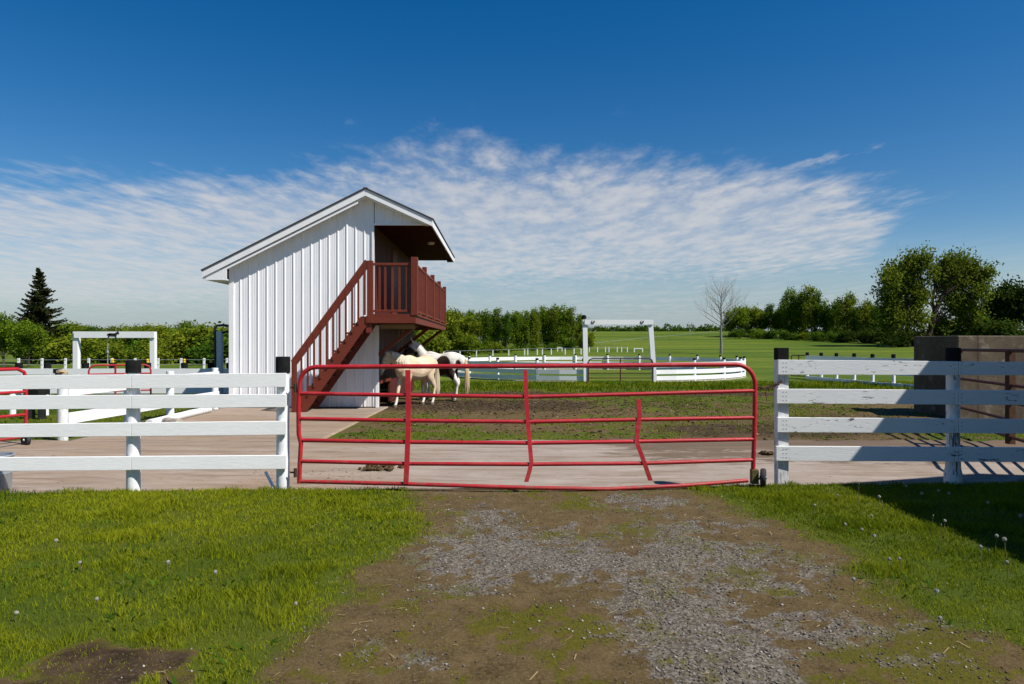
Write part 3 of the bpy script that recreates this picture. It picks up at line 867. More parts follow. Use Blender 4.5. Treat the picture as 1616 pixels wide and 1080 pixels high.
MB().lathe((XR - .06, SY + 2.72, 3.2), [(.02, -.02), (.035, 0), (.035, .02), (.015, .03)], 10, 'x').build('handle', M['galv'], dr, True)
# roof: two slabs, fascia boards, soffits
YF, YB = SY - .27, SY + SL + .27
def roofslab(x0, z0, x1, z1, t):
    d = Vector((x1 - x0, 0, z1 - z0)).normalized(); nrm = Vector((-d.z, 0, d.x)); nrm = nrm if nrm.z > 0 else -nrm
    a, b_ = Vector((x0, YF - .02, z0)), Vector((x1, YF - .02, z1))
    return MB().hexa([a - nrm * t, b_ - nrm * t, b_, a], None, (0, YB - YF + .04, 0))
rt = MB()
for sl in ((LX - .03, LZ - .015, RX, RZ), (RX, RZ, EX + .02, EZ - .01)):
    q = roofslab(*sl, .035); rt.add(q.v, q.f)
rf_ = rt.build('roof', M['roof'], shed)
mb = MB().bar((RX, YF - .022, RZ - .012), (RX, YB + .022, RZ - .012), .10, .02); mb.build('ridge_cap', M['roof'], rf_)
def fas(x0, x1, zt, zb, y0, y1):
    return MB().hexa([(x0, y0, roofz(x0) + zb), (x1, y0, roofz(x1) + zb), (x1, y0, roofz(x1) + zt), (x0, y0, roofz(x0) + zt)], None, (0, y1 - y0, 0))
fas(LX, RX - .002, -.036, -.195, YF, YF + .025).build('rake_board', M['trim'], shed)
fas(RX + .002, EX, -.036, -.195, YF, YF + .025).build('rake_board', M['trim'], shed)
fas(LX + .4, RX - .18, -.195, -.285, YF + .03, YF + .06).build('rake_mould', M['trim'], shed)
fas(LX, RX, -.2, -.225, YF + .03, SY + .01).build('rake_soffit', M['trim'], shed)
fas(RX, EX - .2, -.2, -.225, YF + .03, SY + .01).build('rake_soffit', M['trim'], shed)
mb = fas(LX, RX, -.036, -.19, YB - .025, YB); q = fas(RX, EX, -.036, -.19, YB - .025, YB); mb.add(q.v, q.f); mb.build('rake_board', M['trim'], shed)
# left boxed eave
zb = LZ - .20
mb = MB().box((LX + .06, YF + .03, zb - .05), (XL - .02, YB - .03, zb - .025)); mb.build('eave_soffit', M['trim'], shed)
MB().hexa([(LX + .07, YF + .001 + .03, zb - .03), (XL + .0, YF + .031, zb - .06), (XL, YF + .031, roofz(XL) - .2), (LX + .07, YF + .031, roofz(LX) - .15)], None, (0, .02, 0)).build('eave_return', M['trim'], shed)
MB().box((LX + .02, YF + .026, zb - .03), (LX + .05, YB - .03, LZ - .05)).build('eave_board', M['trim'], shed)
# right eave over the balcony
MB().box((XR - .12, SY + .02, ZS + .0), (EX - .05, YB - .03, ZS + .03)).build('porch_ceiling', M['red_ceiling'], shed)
MB().box((EX - .20, YF + .028, ZS - .008), (EX - .045, SY + .02, ZS + .02)).build('eave_return', M['trim'], shed)
MB().box((EX - .035, YF + .026, EZ - .19), (EX - .005, YB - .026, EZ - .045)).build('eave_board', M['trim'], shed)
MB().box((EX - .24, YB - .2, ZS - .06), (EX - .05, YB - .03, ZS + .0)).build('eave_return', M['red_wood_flat'], shed)
lp = Vector((-2.25, 19.2, ZS))
MB().lathe(lp, [(.03, -.07), (.085, -.055), (.10, -.03), (.10, .0)], 16).build('ceiling_lamp', M['trim'], shed, True)

# balcony
BX0, BX1, BY0, BY1, BZ = XR - .01, -2.21, 15.36, 23.3, 2.24
mb = MB(); x = BX0
while x < BX1 - .02:
    mb.box((x, BY0 + .03, BZ - .035), (min(x + .137, BX1 - .01), BY1, BZ)); x += .142
mb.build('balcony_floor', M['red_wood'], shed)
MB().box((BX0 - .06, BY0 - .01, BZ - .20), (BX1 + .02, BY0 + .03, BZ - .04)).build('rim_board', M['red_wood_flat'], shed)
MB().box((BX1 - .02, BY0 + .031, BZ - .20), (BX1 + .022, BY1, BZ - .04)).build('rim_board', M['red_wood_flat'], shed)
MB().box((BX0, BY0 - .012, BZ - .037), (BX1 + .05, BY0 + .12, BZ + .003)).build('nosing', M['red_wood_flat'], shed)
MB().box((BX1 - .08, BY0 + .121, BZ - .037), (BX1 + .05, BY1, BZ + .003)).build('nosing', M['red_wood_flat'], shed)
for y in np.arange(BY0 + .45, BY1, .8):
    MB().box((BX0 + .02, y, BZ - .19), (BX1 - .03, y + .045, BZ - .04)).build('joist', M['red_wood_flat'], shed)
MB().box((BX0 + .1, BY0 + .9, BZ - .31), (BX1 - .12, BY0 + .98, BZ - .205)).build('beam', M['bare_wood'], shed)
MB().box((BX0 - .06, BY0 + .03, BZ - .42), (BX0 + .06, BY0 + .16, BZ - .06)).build('beam', M['red_wood_flat'], shed)
ZT = 3.40
def post(x, y, w, z0, z1):
    return MB().box((x - w / 2, y - w / 2, z0), (x + w / 2, y + w / 2, z1)).build('railing_post', M['red_wood'], shed, bevel=.006)
post(BX0 + .03, BY0 + .05, .13, BZ - .2, ZT + .05)
post(BX1 - .01, BY0 + .05, .15, BZ - .03, ZT + .13)
for i in range(1, 5):
    post(BX1 - .01, BY0 + .05 + i * (BY1 - BY0 - .15) / 4, .11, BZ - .03, ZT + .13)
MB().box((BX0 + .095, BY0 + .015, ZT - .055), (BX1 - .085, BY0 + .085, ZT)).build('handrail', M['red_wood_flat'], shed, bevel=.005)
MB().box((BX0 + .095, BY0 + .025, BZ + .05), (BX1 - .085, BY0 + .075, BZ + .10)).build('bottom_rail', M['red_wood_flat'], shed, bevel=.005)
MB().box((BX1 - .045, BY0 + .125, ZT - .055), (BX1 + .025, BY1 - .06, ZT)).build('handrail', M['red_wood'], shed, bevel=.005)
MB().box((BX1 - .035, BY0 + .125, BZ + .05), (BX1 + .015, BY1 - .06, BZ + .10)).build('bottom_rail', M['red_wood'], shed, bevel=.005)
# balusters: one mesh, copied
bal = MB().box((-.024, -.02, 0), (.024, .02, ZT - BZ - .155)).build('baluster', M['red_wood'], shed, local=True)
first = True
def put(proto, loc):
    global first
    o = proto if first else proto.copy()
    if not first: COL.objects.link(o); o.parent = shed; OFF[o.name] = OFF[shed.name]
    o.location = Vector(loc) - OFF[shed.name]; first = False
for px in (597.5, 606.5, 617.8, 629, 640.8):
    put(bal, (X_(px, BY0 + .05), BY0 + .05, BZ + .10))
for y in np.arange(BY0 + .24, BY1 - .12, .125):
    put(bal, (BX1 - .012, y, BZ + .10))
# braces
for yb in (SY + .02, 19.25, 22.95):
    MB().bar((XR + .0, yb, 1.30), (BX1 - .10, yb, BZ - .20), .085, .085, (0, 1, 0)).build('brace', M['red_wood_flat'], shed)
# hanging cords under the balcony
MB().tube([(XR + .45, SY + .6, BZ - .2), (XR + .40, SY + .6, 1.75), (XR + .47, SY + .6, 1.5), (XR + .52, SY + .6, 1.8), (XR + .5, SY + .6, BZ - .2)], .006, 5).build('cord', M['straw'], shed)

# stair along the front wall
YS0, YS1 = 15.37, 16.36
pb, pt = Vector((X_(466, 15.37), 0, .0)), Vector((BX0 - .06, 0, BZ))
sd = (pt - pb).normalized()
def stringer(y):
    # outline measured on the photograph's outer stringer, plumb cut at both ends
    x0, x1 = pb.x - .02, pt.x + .10
    sl = (pt.z - pb.z) / (pt.x - pb.x)
    low = lambda x: (x - (pb.x + .20)) * sl
    up = lambda x: low(x) + .46
    P = [(x0, .0), (pb.x + .20, 0.0), (x1, low(x1)), (x1, min(up(x1), BZ - .05)), (pt.x - .12, BZ - .05), (x0, max(up(x0), .15))]
    k = len(P); mb = MB(); mb.v = [Vector((a, y, c)) for a, c in P] + [Vector((a, y + .045, c)) for a, c in P]
    mb.f = [tuple(range(k)), tuple(reversed(range(k, 2 * k)))] + [(i, (i + 1) % k, (i + 1) % k + k, i + k) for i in range(k)]
    return mb
stairs = root('staircase', (pb.x, 15.37, 0), 'steep dark red wooden stair rising along the white wall to the balcony', 'stair')
stringer(YS0).build('stringer', M['red_wood_flat'], stairs); stringer(YS1 - .045).build('stringer', M['red_wood_flat'], stairs)
nst = 11
for i in range(1, nst):
    z = BZ * i / nst; x = pb.x + (pt.x - pb.x) * (i - .1) / nst
    MB().box((x - .16, YS0 + .046, z - .04), (x + .10, YS1 - .046, z)).build('tread', M['red_wood_flat'], stairs)
MB().box((pb.x - .10, YS0 - .03, -.02), (pb.x + .0, YS0 + .07, 1.20)).build('newel_post', M['red_wood'], stairs, bevel=.005)
sl = (pt.z - pb.z) / (pt.x - pb.x)
h0 = Vector((pb.x - .06, YS0 + .02, 1.14)); h1 = Vector((BX0 - .02, YS0 + .02, 1.14 + (BX0 + .04 - pb.x) * sl * .96))
MB().bar(h0, h1, .075, .15, (0, 0, 1)).build('handrail', M['red_wood_flat'], stairs)
hb = lambda x: h0.z + (x - h0.x) * (h1.z - h0.z) / (h1.x - h0.x)
for i in range(11):
    x = pb.x + .12 + i * (pt.x - pb.x - .06) / 10.6
    zl = (x - (pb.x + .2)) * sl + .30
    MB().box((x - .022, YS0 - .022, max(zl, .05)), (x + .022, YS0 - .001, hb(x) + .02)).build('baluster', M['red_wood'], stairs)
# the stair belongs to the building: one push moves both
for o in [stairs]:
    mw = shed
stair_children = list(stairs.children)
dv = OFF[stairs.name] - OFF[shed.name]
stairs.parent = shed; stairs.location = dv
for k in ('label', 'category'):
    del stairs[k]


# ------------------------------------------------------------------ horses
def chain(mb, pts, n=14):
    """pts: (x,y,z, ry, rz) rounded chain of ellipses; grown as a closed tube with round ends"""
    P = [(Vector(p[:3]), p[3], p[4] if len(p) > 4 else p[3]) for p in pts]
    path = []; k = len(P)
    t0 = (P[1][0] - P[0][0]).normalized(); t1 = (P[-1][0] - P[-2][0]).normalized()
    path += [(P[0][0] - t0 * P[0][2] * q, P[0][1] * s, P[0][2] * s) for q, s in ((.98, .2), (.8, .6), (.45, .89))]
    for i in range(k - 1):
        for j in range(4):
            t = j / 4
            a = P[max(i - 1, 0)]; b_ = P[i]; c = P[i + 1]; d = P[min(i + 2, k - 1)]
            cr = lambda p0, p1, p2, p3: .5 * ((2 * p1) + (p2 - p0) * t + (2 * p0 - 5 * p1 + 4 * p2 - p3) * t * t + (3 * p1 - p0 - 3 * p2 + p3) * t ** 3)
            path.append((cr(a[0], b_[0], c[0], d[0]), max(.01, cr(a[1], b_[1], c[1], d[1])), max(.01, cr(a[2], b_[2], c[2], d[2]))))
    path.append(P[-1])
    path += [(P[-1][0] + t1 * P[-1][2] * q, P[-1][1] * s, P[-1][2] * s) for q, s in ((.45, .89), (.8, .6), (.98, .2))]
    base = len(mb.v); m = len(path); side0 = Vector((0, 1, 0))
    for i, (c, ry, rz_) in enumerate(path):
        t = (path[min(i + 1, m - 1)][0] - path[max(i - 1, 0)][0]).normalized()
        u = side0 - t * side0.dot(t)
        if u.length < .1: u = Vector((1, 0, 0)) - t * t.x
        u.normalize(); w = t.cross(u)
        for q in range(n):
            a = 2 * math.pi * q / n
            mb.v.append(c + u * math.cos(a) * ry + w * math.sin(a) * rz_)
    for i in range(m - 1):
        for q in range(n):
            a = base + i * n + q; b2 = base + i * n + (q + 1) % n
            mb.f.append((a, b2, b2 + n, a + n))
    mb.f.append(tuple(base + q for q in reversed(range(n)))); mb.f.append(tuple(base + (m - 1) * n + q for q in range(n)))


def coat(name, rough=.55):
    m, nt, b = nmat(name, rough, .25)
    a = N(nt, 'ShaderNodeAttribute', attribute_name='coat')
    nz = noise_n(nt, 7, 5, .6)
    c = mixc(nt, ramp(nt, nz, [(.35, (0, 0, 0)), (.75, (1, 1, 1))]), a.outputs['Color'], mixc(nt, .18, a.outputs['Color'], (.05, .03, .015)))
    nt.links.new(c, b.inputs['Base Color']); bump_n(nt, b, noise_n(nt, 60, 3, .6, (1, 1, .3)), .15, .004)
    return m


def turned(p, ang, base):
    """bend the neck: swing a point round the vertical through the withers"""
    v = Vector(p[:3]) - base; k = max(0, min(1, v.x / .75)); a = R(ang) * k
    q = Matrix.Rotation(a, 3, 'Z') @ v + base
    return (*q, *p[3:])


def make_horse(name, label, loc, rz, scale, neck, head, turn, legs, paint, mane_col, tail_col, ear_up, mane_side=1):
    h = root(name, loc, label, 'horse', 'horses by the building'); h.rotation_euler = (0, 0, rz); h.scale = (scale,) * 3
    mb = MB()
    # trunk, croup, chest
    chain(mb, [(.60, 0, 1.02, .13, .17), (.46, 0, 1.04, .19, .255), (.22, 0, 1.00, .235, .30), (-.05, 0, .97, .255, .305), (-.30, 0, 1.02, .245, .275), (-.50, 0, 1.09, .23, .245), (-.68, 0, 1.08, .15, .19)], 18)
    chain(mb, [(.40, 0, 1.24, .07, .10), (.22, 0, 1.255, .08, .10), (-.02, 0, 1.19, .12, .10), (-.25, 0, 1.20, .13, .10)])
    chain(mb, [(-.15, 0, 1.195, .13, .10), (-.42, 0, 1.245, .15, .10), (-.62, 0, 1.19, .11, .10)])
    chain(mb, [(.54, .09, .98, .10, .13), (.56, .07, .86, .08, .09)]); chain(mb, [(.54, -.09, .98, .10, .13), (.56, -.07, .86, .08, .09)])
    B = Vector((.42, 0, 1.2))
    chain(mb, [turned(p, turn, B) for p in neck], 14)
    chain(mb, [turned(p, turn, B) for p in head], 14)
    # ears, jaw
    hp = [Vector(turned(p, turn, B)[:3]) for p in head]
    fwd = (hp[-1] - hp[0]).normalized(); sidev = Vector((-math.sin(R(turn)), math.cos(R(turn)), 0)); up = fwd.cross(sidev)
    if up.z < 0: up = -up
    for s in (-1, 1):
        e0 = hp[0] + sidev * .055 * s + up * .05 - fwd * .01
        chain(mb, [(*e0, .03, .028), (*(e0 + up * .07 + Vector((0, 0, .05)) + sidev * .01 * s), .026, .02), (*(e0 + up * .10 + Vector((0, 0, .12)) + sidev * .012 * s), .011, .010)], 8)
    jaw = hp[0] + fwd * .12 - up * .07
    chain(mb, [(*(jaw + sidev * .02), .075, .085), (*(jaw + fwd * .1 - up * .0), .055, .06)], 10)
    for L in legs:
        chain(mb, L, 12)
    me0 = bpy.data.meshes.new('tmp'); me0.from_pydata([tuple(v) for v in mb.v], [], mb.f)
    o = bpy.data.objects.new('tmp', me0); COL.objects.link(o)
    md = o.modifiers.new('r', 'REMESH'); md.mode = 'VOXEL'; md.voxel_size = .0165
    sm = o.modifiers.new('s', 'SMOOTH'); sm.factor = .5; sm.iterations = 5
    dg = bpy.context.evaluated_depsgraph_get(); dg.update()
    me = bpy.data.meshes.new_from_object(o.evaluated_get(dg)); me.name = 'horse_body'
    bpy.data.objects.remove(o)
    co = np.zeros(len(me.vertices) * 3, np.float32); me.vertices.foreach_get('co', co); co = co.reshape(-1, 3)
    colr = paint(co, [tuple(v) for v in hp])
    a = me.attributes.new('coat', 'FLOAT_COLOR', 'POINT'); a.data.foreach_set('color', np.concatenate([colr, np.ones((len(co), 1))], 1).astype(np.float32).ravel())
    me.polygons.foreach_set('use_smooth', [True] * len(me.polygons)); me.update()
    me.materials.clear(); me.materials.append(coat(name + '_coat'))
    link('horse_body', me, h)
    # eyes
    for s in (-1, 1):
        p = hp[0] + fwd * .17 + sidev * .078 * s + up * .035
        MB().lathe(p, [(.004, -.02), (.017, -.010), (.02, 0), (.017, .010), (.004, .02)], 10, 'y').build('eye', M['black_pipe'], h, True, local=True)
    # mane and tail: many hanging locks
    mane_m = simple(name + '_mane_hair', mane_col, tuple(x * .7 for x in mane_col), 12, .6)
    tail_m = simple(name + '_tail_hair', tail_col, tuple(x * .65 for x in tail_col), 9, .6, .3, .4, 30, (4, 4, .3))
    mb = MB(); npnt = [Vector(turned(p, turn, B)[:3]) for p in neck]; nr = [p[4] if len(p) > 4 else p[3] for p in neck]
    rr = random.Random(5)
    for k in range(64):
        t = k / 63 * (len(npnt) - 1); i = min(int(t), len(npnt) - 2); f = t - i
        c = npnt[i].lerp(npnt[i + 1], f); r = nr[i] * (1 - f) + nr[i + 1] * f
        ax = (npnt[i + 1] - npnt[i]).normalized(); sd_ = Vector((-math.sin(R(turn * t / len(npnt))), math.cos(R(turn * t / len(npnt))), 0)); u = ax.cross(sd_)
        if u.z < 0: u = -u
        s = mane_side if (rr.random() < .85 or mane_side < 0) else -mane_side
        a0 = c + u * (r + .005); a1 = c + u * (r * .8) + sd_ * s * (r * .55 + .02); a2 = c + sd_ * s * (r * .75 + .025) - Vector((0, 0, rr.uniform(.02, .10)))
        mb.tube([a0, a1, a2], [.018, .016, .005], 5)
    for k in range(10):
        c = hp[0] + up * .07 + sidev * rr.uniform(-.03, .03)
        mb.tube([c, c + fwd * .1 + up * .02, c + fwd * rr.uniform(.16, .26) - up * .0 + sidev * rr.uniform(-.05, .05)], [.016, .014, .004], 5)
    mb.build('mane', mane_m, h, True, local=True)
    mb = MB()
    for k in range(46):
        a = rr.random() * 6.28; q = .045 * math.sqrt(rr.random())
        dx, dy = q * math.cos(a), q * math.sin(a)
        p0 = Vector((-.78 + dx * .3, dy * .4, 1.17))
        ln = rr.uniform(.78, 1.0)
        mb.tube([p0, p0 + Vector((-.07, dy * .3, -.05)), Vector((-.90 + dx * 1.1, dy * 1.4, 1.17 - ln * .45)), Vector((-.89 + dx * 1.5, dy * 1.8, 1.17 - ln * .8)), Vector((-.87 + dx * 1.0, dy * 1.2, 1.17 - ln))], [.02, .024, .022, .018, .006], 5)
    mb.build('tail', tail_m, h, True, local=True)
    # hooves
    for L in legs:
        x, y, z = L[-1][:3]
        MB().lathe((x + .012, y, 0), [(.060, 0), (.058, .01), (.048, .065), (.03, .07)], 14).build('hoof', M['hoof'], h, True, local=True)
    return h


M['hoof'] = simple('grey_horn_hoof', (.16, .13, .10), (.09, .07, .05), 12, .6)


def fore(x0, y, kx, fx):
    return [(.40, y * .8, 1.0, .085, .14), (.40 + (x0 - .40) * .3, y * .95, .80, .075, .105), (x0 * .6 + kx * .4, y, .62, .055, .068), (kx, y, .42, .047, .052), (kx * .6 + fx * .4, y, .29, .032, .036), (fx, y, .14, .036, .042), (fx + .03, y, .075, .034, .038), (fx + .045, y, .035, .042, .046)]


def hind(sx, hx, fx, y):
    return [(-.50, y * .75, 1.05, .13, .20), (sx, y * .95, .82, .10, .155), (sx * .45 + hx * .55, y, .63, .062, .09), (hx, y, .485, .044, .062), (hx * .65 + fx * .35, y, .36, .034, .040), (fx, y, .15, .037, .044), (fx + .03, y, .08, .034, .038), (fx + .045, y, .035, .043, .046)]


def lerp_c(a, b_, t):
    return np.asarray(a)[None] * (1 - t[:, None]) + np.asarray(b_)[None] * t[:, None]


def paint_palomino(co, hp):
    z = co[:, 2]; n = fbm(co[:, 0] * 3 + 7, z * 3 + co[:, 1] * 2, 1.6, 4)
    c = lerp_c((.62, .45, .29), (.76, .62, .46), np.clip(n * 1.6 - .35, 0, 1))
    c = c * (1 - .0 * z[:, None])
    belly = sstep(.86, .70, z) * (np.abs(co[:, 0]) < .45)
    c = c * (1 - belly[:, None]) + np.array((.70, .52, .32))[None] * belly[:, None]
    sock = sstep(.34 + .08 * (n - .5), .24 + .08 * (n - .5), z)
    c = c * (1 - sock[:, None]) + np.array((.74, .68, .58))[None] * sock[:, None]
    mz = np.exp(-np.sum((co - np.array(hp[-1])) ** 2, 1) / .012)
    return c * (1 - mz[:, None]) + np.array((.30, .22, .17))[None] * mz[:, None]


def paint_pinto(co, hp):
    x, y, z = co.T
    n = (fbm(x * 4 + 3, z * 4 + y * 3, 1.2, 4) - .5)
    d1 = 1 - np.sqrt(((x + .27) / .22) ** 2 + ((z - 1.03) / .19) ** 2) + n * .6
    d1 = np.maximum(d1, 1 - np.sqrt(((x + .20) / .24) ** 2 + ((z - .74) / .14) ** 2) + n * .5)
    d2 = 1 - np.sqrt(((x + .42) / .17) ** 2 + ((z - .72) / .22) ** 2) + n * .5
    d3 = 1 - np.sqrt(((x + .70) / .07) ** 2 + ((z - 1.03) / .10) ** 2) + n * .4
    h0, h1 = np.array(hp[0]), np.array(hp[-1]); ax = (h1 - h0) / np.linalg.norm(h1 - h0); t = (co - h0) @ ax
    rad = np.linalg.norm((co - h0) - t[:, None] * ax[None], axis=1)
    d4 = np.where((t > .10) & (t < .85) & (rad < .26) & (x > .42), t - .13 + n * .12, -1)
    dark = np.maximum.reduce([sstep(-.03, .03, d) for d in (d1, d2, d3, d4)])
    white = lerp_c((.72, .67, .59), (.83, .80, .74), np.clip(n + .5, 0, 1))
    return white * (1 - dark[:, None]) + np.array((.040, .022, .016))[None] * dark[:, None]


pp = Vector((X_(655, 17.35), 17.45, gz1(-2.48, 17.4)))
PAL = make_horse('palomino_horse', 'cream coloured horse with pale mane standing nearest the red gate, head in the shade', pp, R(237), .96,
           neck=[(.42, 0, 1.08, .13, .22), (.60, 0, 1.19, .11, .185), (.76, 0, 1.29, .09, .15), (.88, 0, 1.36, .075, .11)],
           head=[(.90, 0, 1.37, .075, .10), (.96, 0, 1.24, .088, .115), (1.02, 0, 1.07, .066, .085), (1.06, 0, .94, .052, .062), (1.075, 0, .88, .046, .05)],
           turn=-30, legs=[fore(.42, .115, .44, .44), fore(.46, -.115, .56, .62), hind(-.44, -.64, -.58, .125), hind(-.40, -.58, -.48, -.125)],
           paint=paint_palomino, mane_col=(.72, .64, .50), tail_col=(.70, .58, .40), ear_up=.1)
pn = Vector((X_(692, 19.15), 19.1, gz1(-1.9, 19.1)))
make_horse('pinto_horse', 'white pinto horse with dark brown patches and dark face behind the cream horse', pn, R(157), 1.0,
           neck=[(.44, 0, 1.12, .13, .22), (.56, 0, 1.27, .105, .18), (.65, 0, 1.42, .088, .145), (.72, 0, 1.53, .072, .11)],
           head=[(.74, 0, 1.55, .075, .10), (.83, 0, 1.46, .088, .115), (.94, 0, 1.33, .066, .085), (1.02, 0, 1.22, .052, .064), (1.06, 0, 1.17, .046, .052)],
           turn=38, legs=[fore(.42, .115, .44, .44), fore(.42, -.115, .38, .36), hind(-.44, -.66, -.62, .125), hind(-.40, -.56, -.46, -.125)],
           paint=paint_pinto, mane_col=(.45, .38, .30), tail_col=(.62, .47, .27), ear_up=.1, mane_side=-1)


# ------------------------------------------------------------------ gateways, pens and far fences
def gateway(name, label, x0, x1, xb0, xb1, ytop, ybase, Y, w=.19, beam=.27):
    z1 = Z_(ytop, Y); zb_ = gz1(X_((x0 + x1) / 2, Y), Y)
    g = root(name, (X_((x0 + x1) / 2, Y), Y, zb_), label, 'gateway')
    for a, b_ in ((x0, xb0), (x1, xb1)):
        P0 = Vector((X_(b_, Y), Y, zb_ - .1)); P1 = Vector((X_(a, Y), Y, z1 - beam + .02 if False else z1 - .004))
        MB().bar(P0, P1, w, w, (0, 1, 0)).build('post', M['white_far'], g)
    MB().box((X_(x0, Y) - .02, Y - w / 2 - .05, z1 - beam), (X_(x1, Y) + w * .55, Y - w / 2 - .004, z1)).build('beam', M['white_far'], g)
    return g


YG = 28.4
ga = gateway('tall_gateway', 'tall white wooden gateway with two horseshoes over a dark red gate', 923, 1026, 924.5, 1033, 505, 603, YG, .19, .20)
for px in (936, 1013.5):
    c = at(px, 508, YG - .16); ring = [(c.x + .055 * math.sin(R(a)), c.y, c.z - .06 * math.cos(R(a))) for a in range(-140, 141, 20)]
    MB().tube(ring, .014, 6).build('horseshoe', M['rust_and_shade'], ga, True)
p = at(921.5, 503, YG)
MB().lathe(p - Vector((0, 0, .02)), [(.10, 0), (.11, .1), (.06, .17)], 12).build('post_cap', M['black_cap'], ga)

YL = 27.0
gb = gateway('low_gateway', 'white wooden gateway with a black horse silhouette on its beam', 121, 242, 121, 242, 523.5, 605, YL, .19, .25)
# the little horse figure, cut from plate, on the beam
hs = [(-7, 4), (-6.5, .8), (-7.5, -3.6), (-6.4, -3.6), (-5, -.6), (-1, -.9), (2.4, -1), (2.3, -3.8), (3.5, -3.8), (3.9, -.2), (4.4, 1.8), (5.6, 2.2), (7.2, 1.9), (7.4, 2.8), (6.2, 4.9), (5.6, 5.8), (5.0, 5), (3.4, 3.6), (1, 2.6), (-3, 2.8), (-5.6, 2.9), (-7.6, 1.5), (-8.2, .4), (-7.9, 2.4)]
c = at(179, 529.5, YL - .16); s = .030; k = len(hs)
mb = MB(); mb.v = [c + Vector((x * s, 0, z * s)) for x, z in hs[1:]] + [c + Vector((x * s, .02, z * s)) for x, z in hs[1:]]; k = len(hs) - 1
mb.f = [tuple(range(k)), tuple(range(k, 2 * k))] + [(i, (i + 1) % k, (i + 1) % k + k, i + k) for i in range(k)]
mb.build('horse_silhouette', M['black_pipe'], gb)
pr_ = at(170, 534, YL - .05)
MB().tube([pr_, at(170, 562, YL - .05), at(170, 606, YL - .05)], .018, 6).lathe(at(170, 556, YL - .05), [(.03, -.05), (.05, 0), (.03, .05)], 8).build('latch_rod', M['galv'], gb, True)


def tube_gate(name, label, A, B, z0, z1, n, mat, rad=.02, uprights=(.5,), curve=True, group=None):
    A, B = Vector(A), Vector(B); d = B - A
    g = root(name, (A + d * .5).to_tuple(), label, 'gate', group)
    c = min(.18, d.length * .1); e = d.normalized() * c
    U = Vector((0, 0, 1))
    fr = [A + U * z0, A + U * (z1 - c), A + e * .3 + U * (z1 - c * .3), A + e + U * z1, B - e + U * z1, B - e * .3 + U * (z1 - c * .3), B + U * (z1 - c), B + U * z0]
    MB().tube(fr, rad * 1.1, 8).build('outer_frame', mat, g, True)
    for i in range(n):
        z = z0 + (z1 - z0) * i / n
        MB().tube([A + U * z, B + U * z], rad, 8).build('rail', mat, g, True)
    for t in uprights:
        p = A + d * t
        MB().tube([p + U * z0, p + U * z1], rad * 1.25, 8).build('brace', mat, g, True)
    return g


# the dark red gate in the tall gateway
zz0 = gz1(4.3, YG)
tg = tube_gate('pen_gate', 'low dark red tube gate under the tall white gateway', (X_(928.5, YG - .1), YG - .12, 0), (X_(1030.5, YG - .1), YG - .12, 0), -.02, .99, 5, M['gate_dark'], .02, (.495,))

# round riding pen: boards bent round a circle
pen_c, pen_r = Vector((4.25, 35.9)), 7.55
rp = root('round_pen', (pen_c.x, pen_c.y, 0), 'round riding pen of white boards with black capped posts beyond the horses', 'riding pen')
aL = math.atan2(YG - pen_c.y, X_(921, YG) - pen_c.x); aR = math.atan2(YG - pen_c.y, X_(1034, YG) - pen_c.x)
a0 = aR; a1 = aL + 2 * math.pi; npost = 22
angs = [a0 + (a1 - a0) * i / npost for i in range(npost + 1)]
for i, a in enumerate(angs):
    p = Vector((pen_c.x + pen_r * math.cos(a), pen_c.y + pen_r * math.sin(a))); z = gz1(p.x, p.y)
    if i not in (0, npost):
        MB().lathe((p.x, p.y, z), [(.075, -.1), (.07, .9)], 10).build('post', M['white_far'], rp, True)
    MB().lathe((p.x, p.y, z), [(.068, .86), (.068, .97), (.055, .99)], 10).build('post_cap', M['black_cap'], rp, True)
for (za, zb_) in ((.61, .81), (.33, .51), (.07, .25)):
    for i in range(npost):
        mb = MB(); b0, b1 = angs[i], angs[i + 1]
        for rad_, kk in ((pen_r + .075, 0), (pen_r + .045, 1)):
            for j in range(3):
                a = b0 + (b1 - b0) * (j / 2)
                x, y = pen_c.x + rad_ * math.cos(a), pen_c.y + rad_ * math.sin(a); z = gz1(x, y)
                mb.v += [Vector((x, y, z + za)), Vector((x, y, z + zb_))]
        mb.f = [(0, 2, 3, 1), (2, 4, 5, 3), (6, 7, 9, 8), (8, 9, 11, 10), (1, 3, 9, 7), (3, 5, 11, 9), (0, 6, 8, 2), (2, 8, 10, 4), (0, 1, 7, 6), (4, 10, 11, 5)]
        mb.build('board', M['white_far'], rp)
mb = MB(); mb.tube([(pen_c.x + (pen_r + .05) * math.cos(a0 + (a1 - a0) * i / 60), pen_c.y + (pen_r + .05) * math.sin(a0 + (a1 - a0) * i / 60), .0 + gz1(pen_c.x + pen_r * math.cos(a0 + (a1 - a0) * i / 60), pen_c.y + pen_r * math.sin(a0 + (a1 - a0) * i / 60))) for i in range(61)], .05, 6)
mb.build('kick_board', M['weathered'], rp)


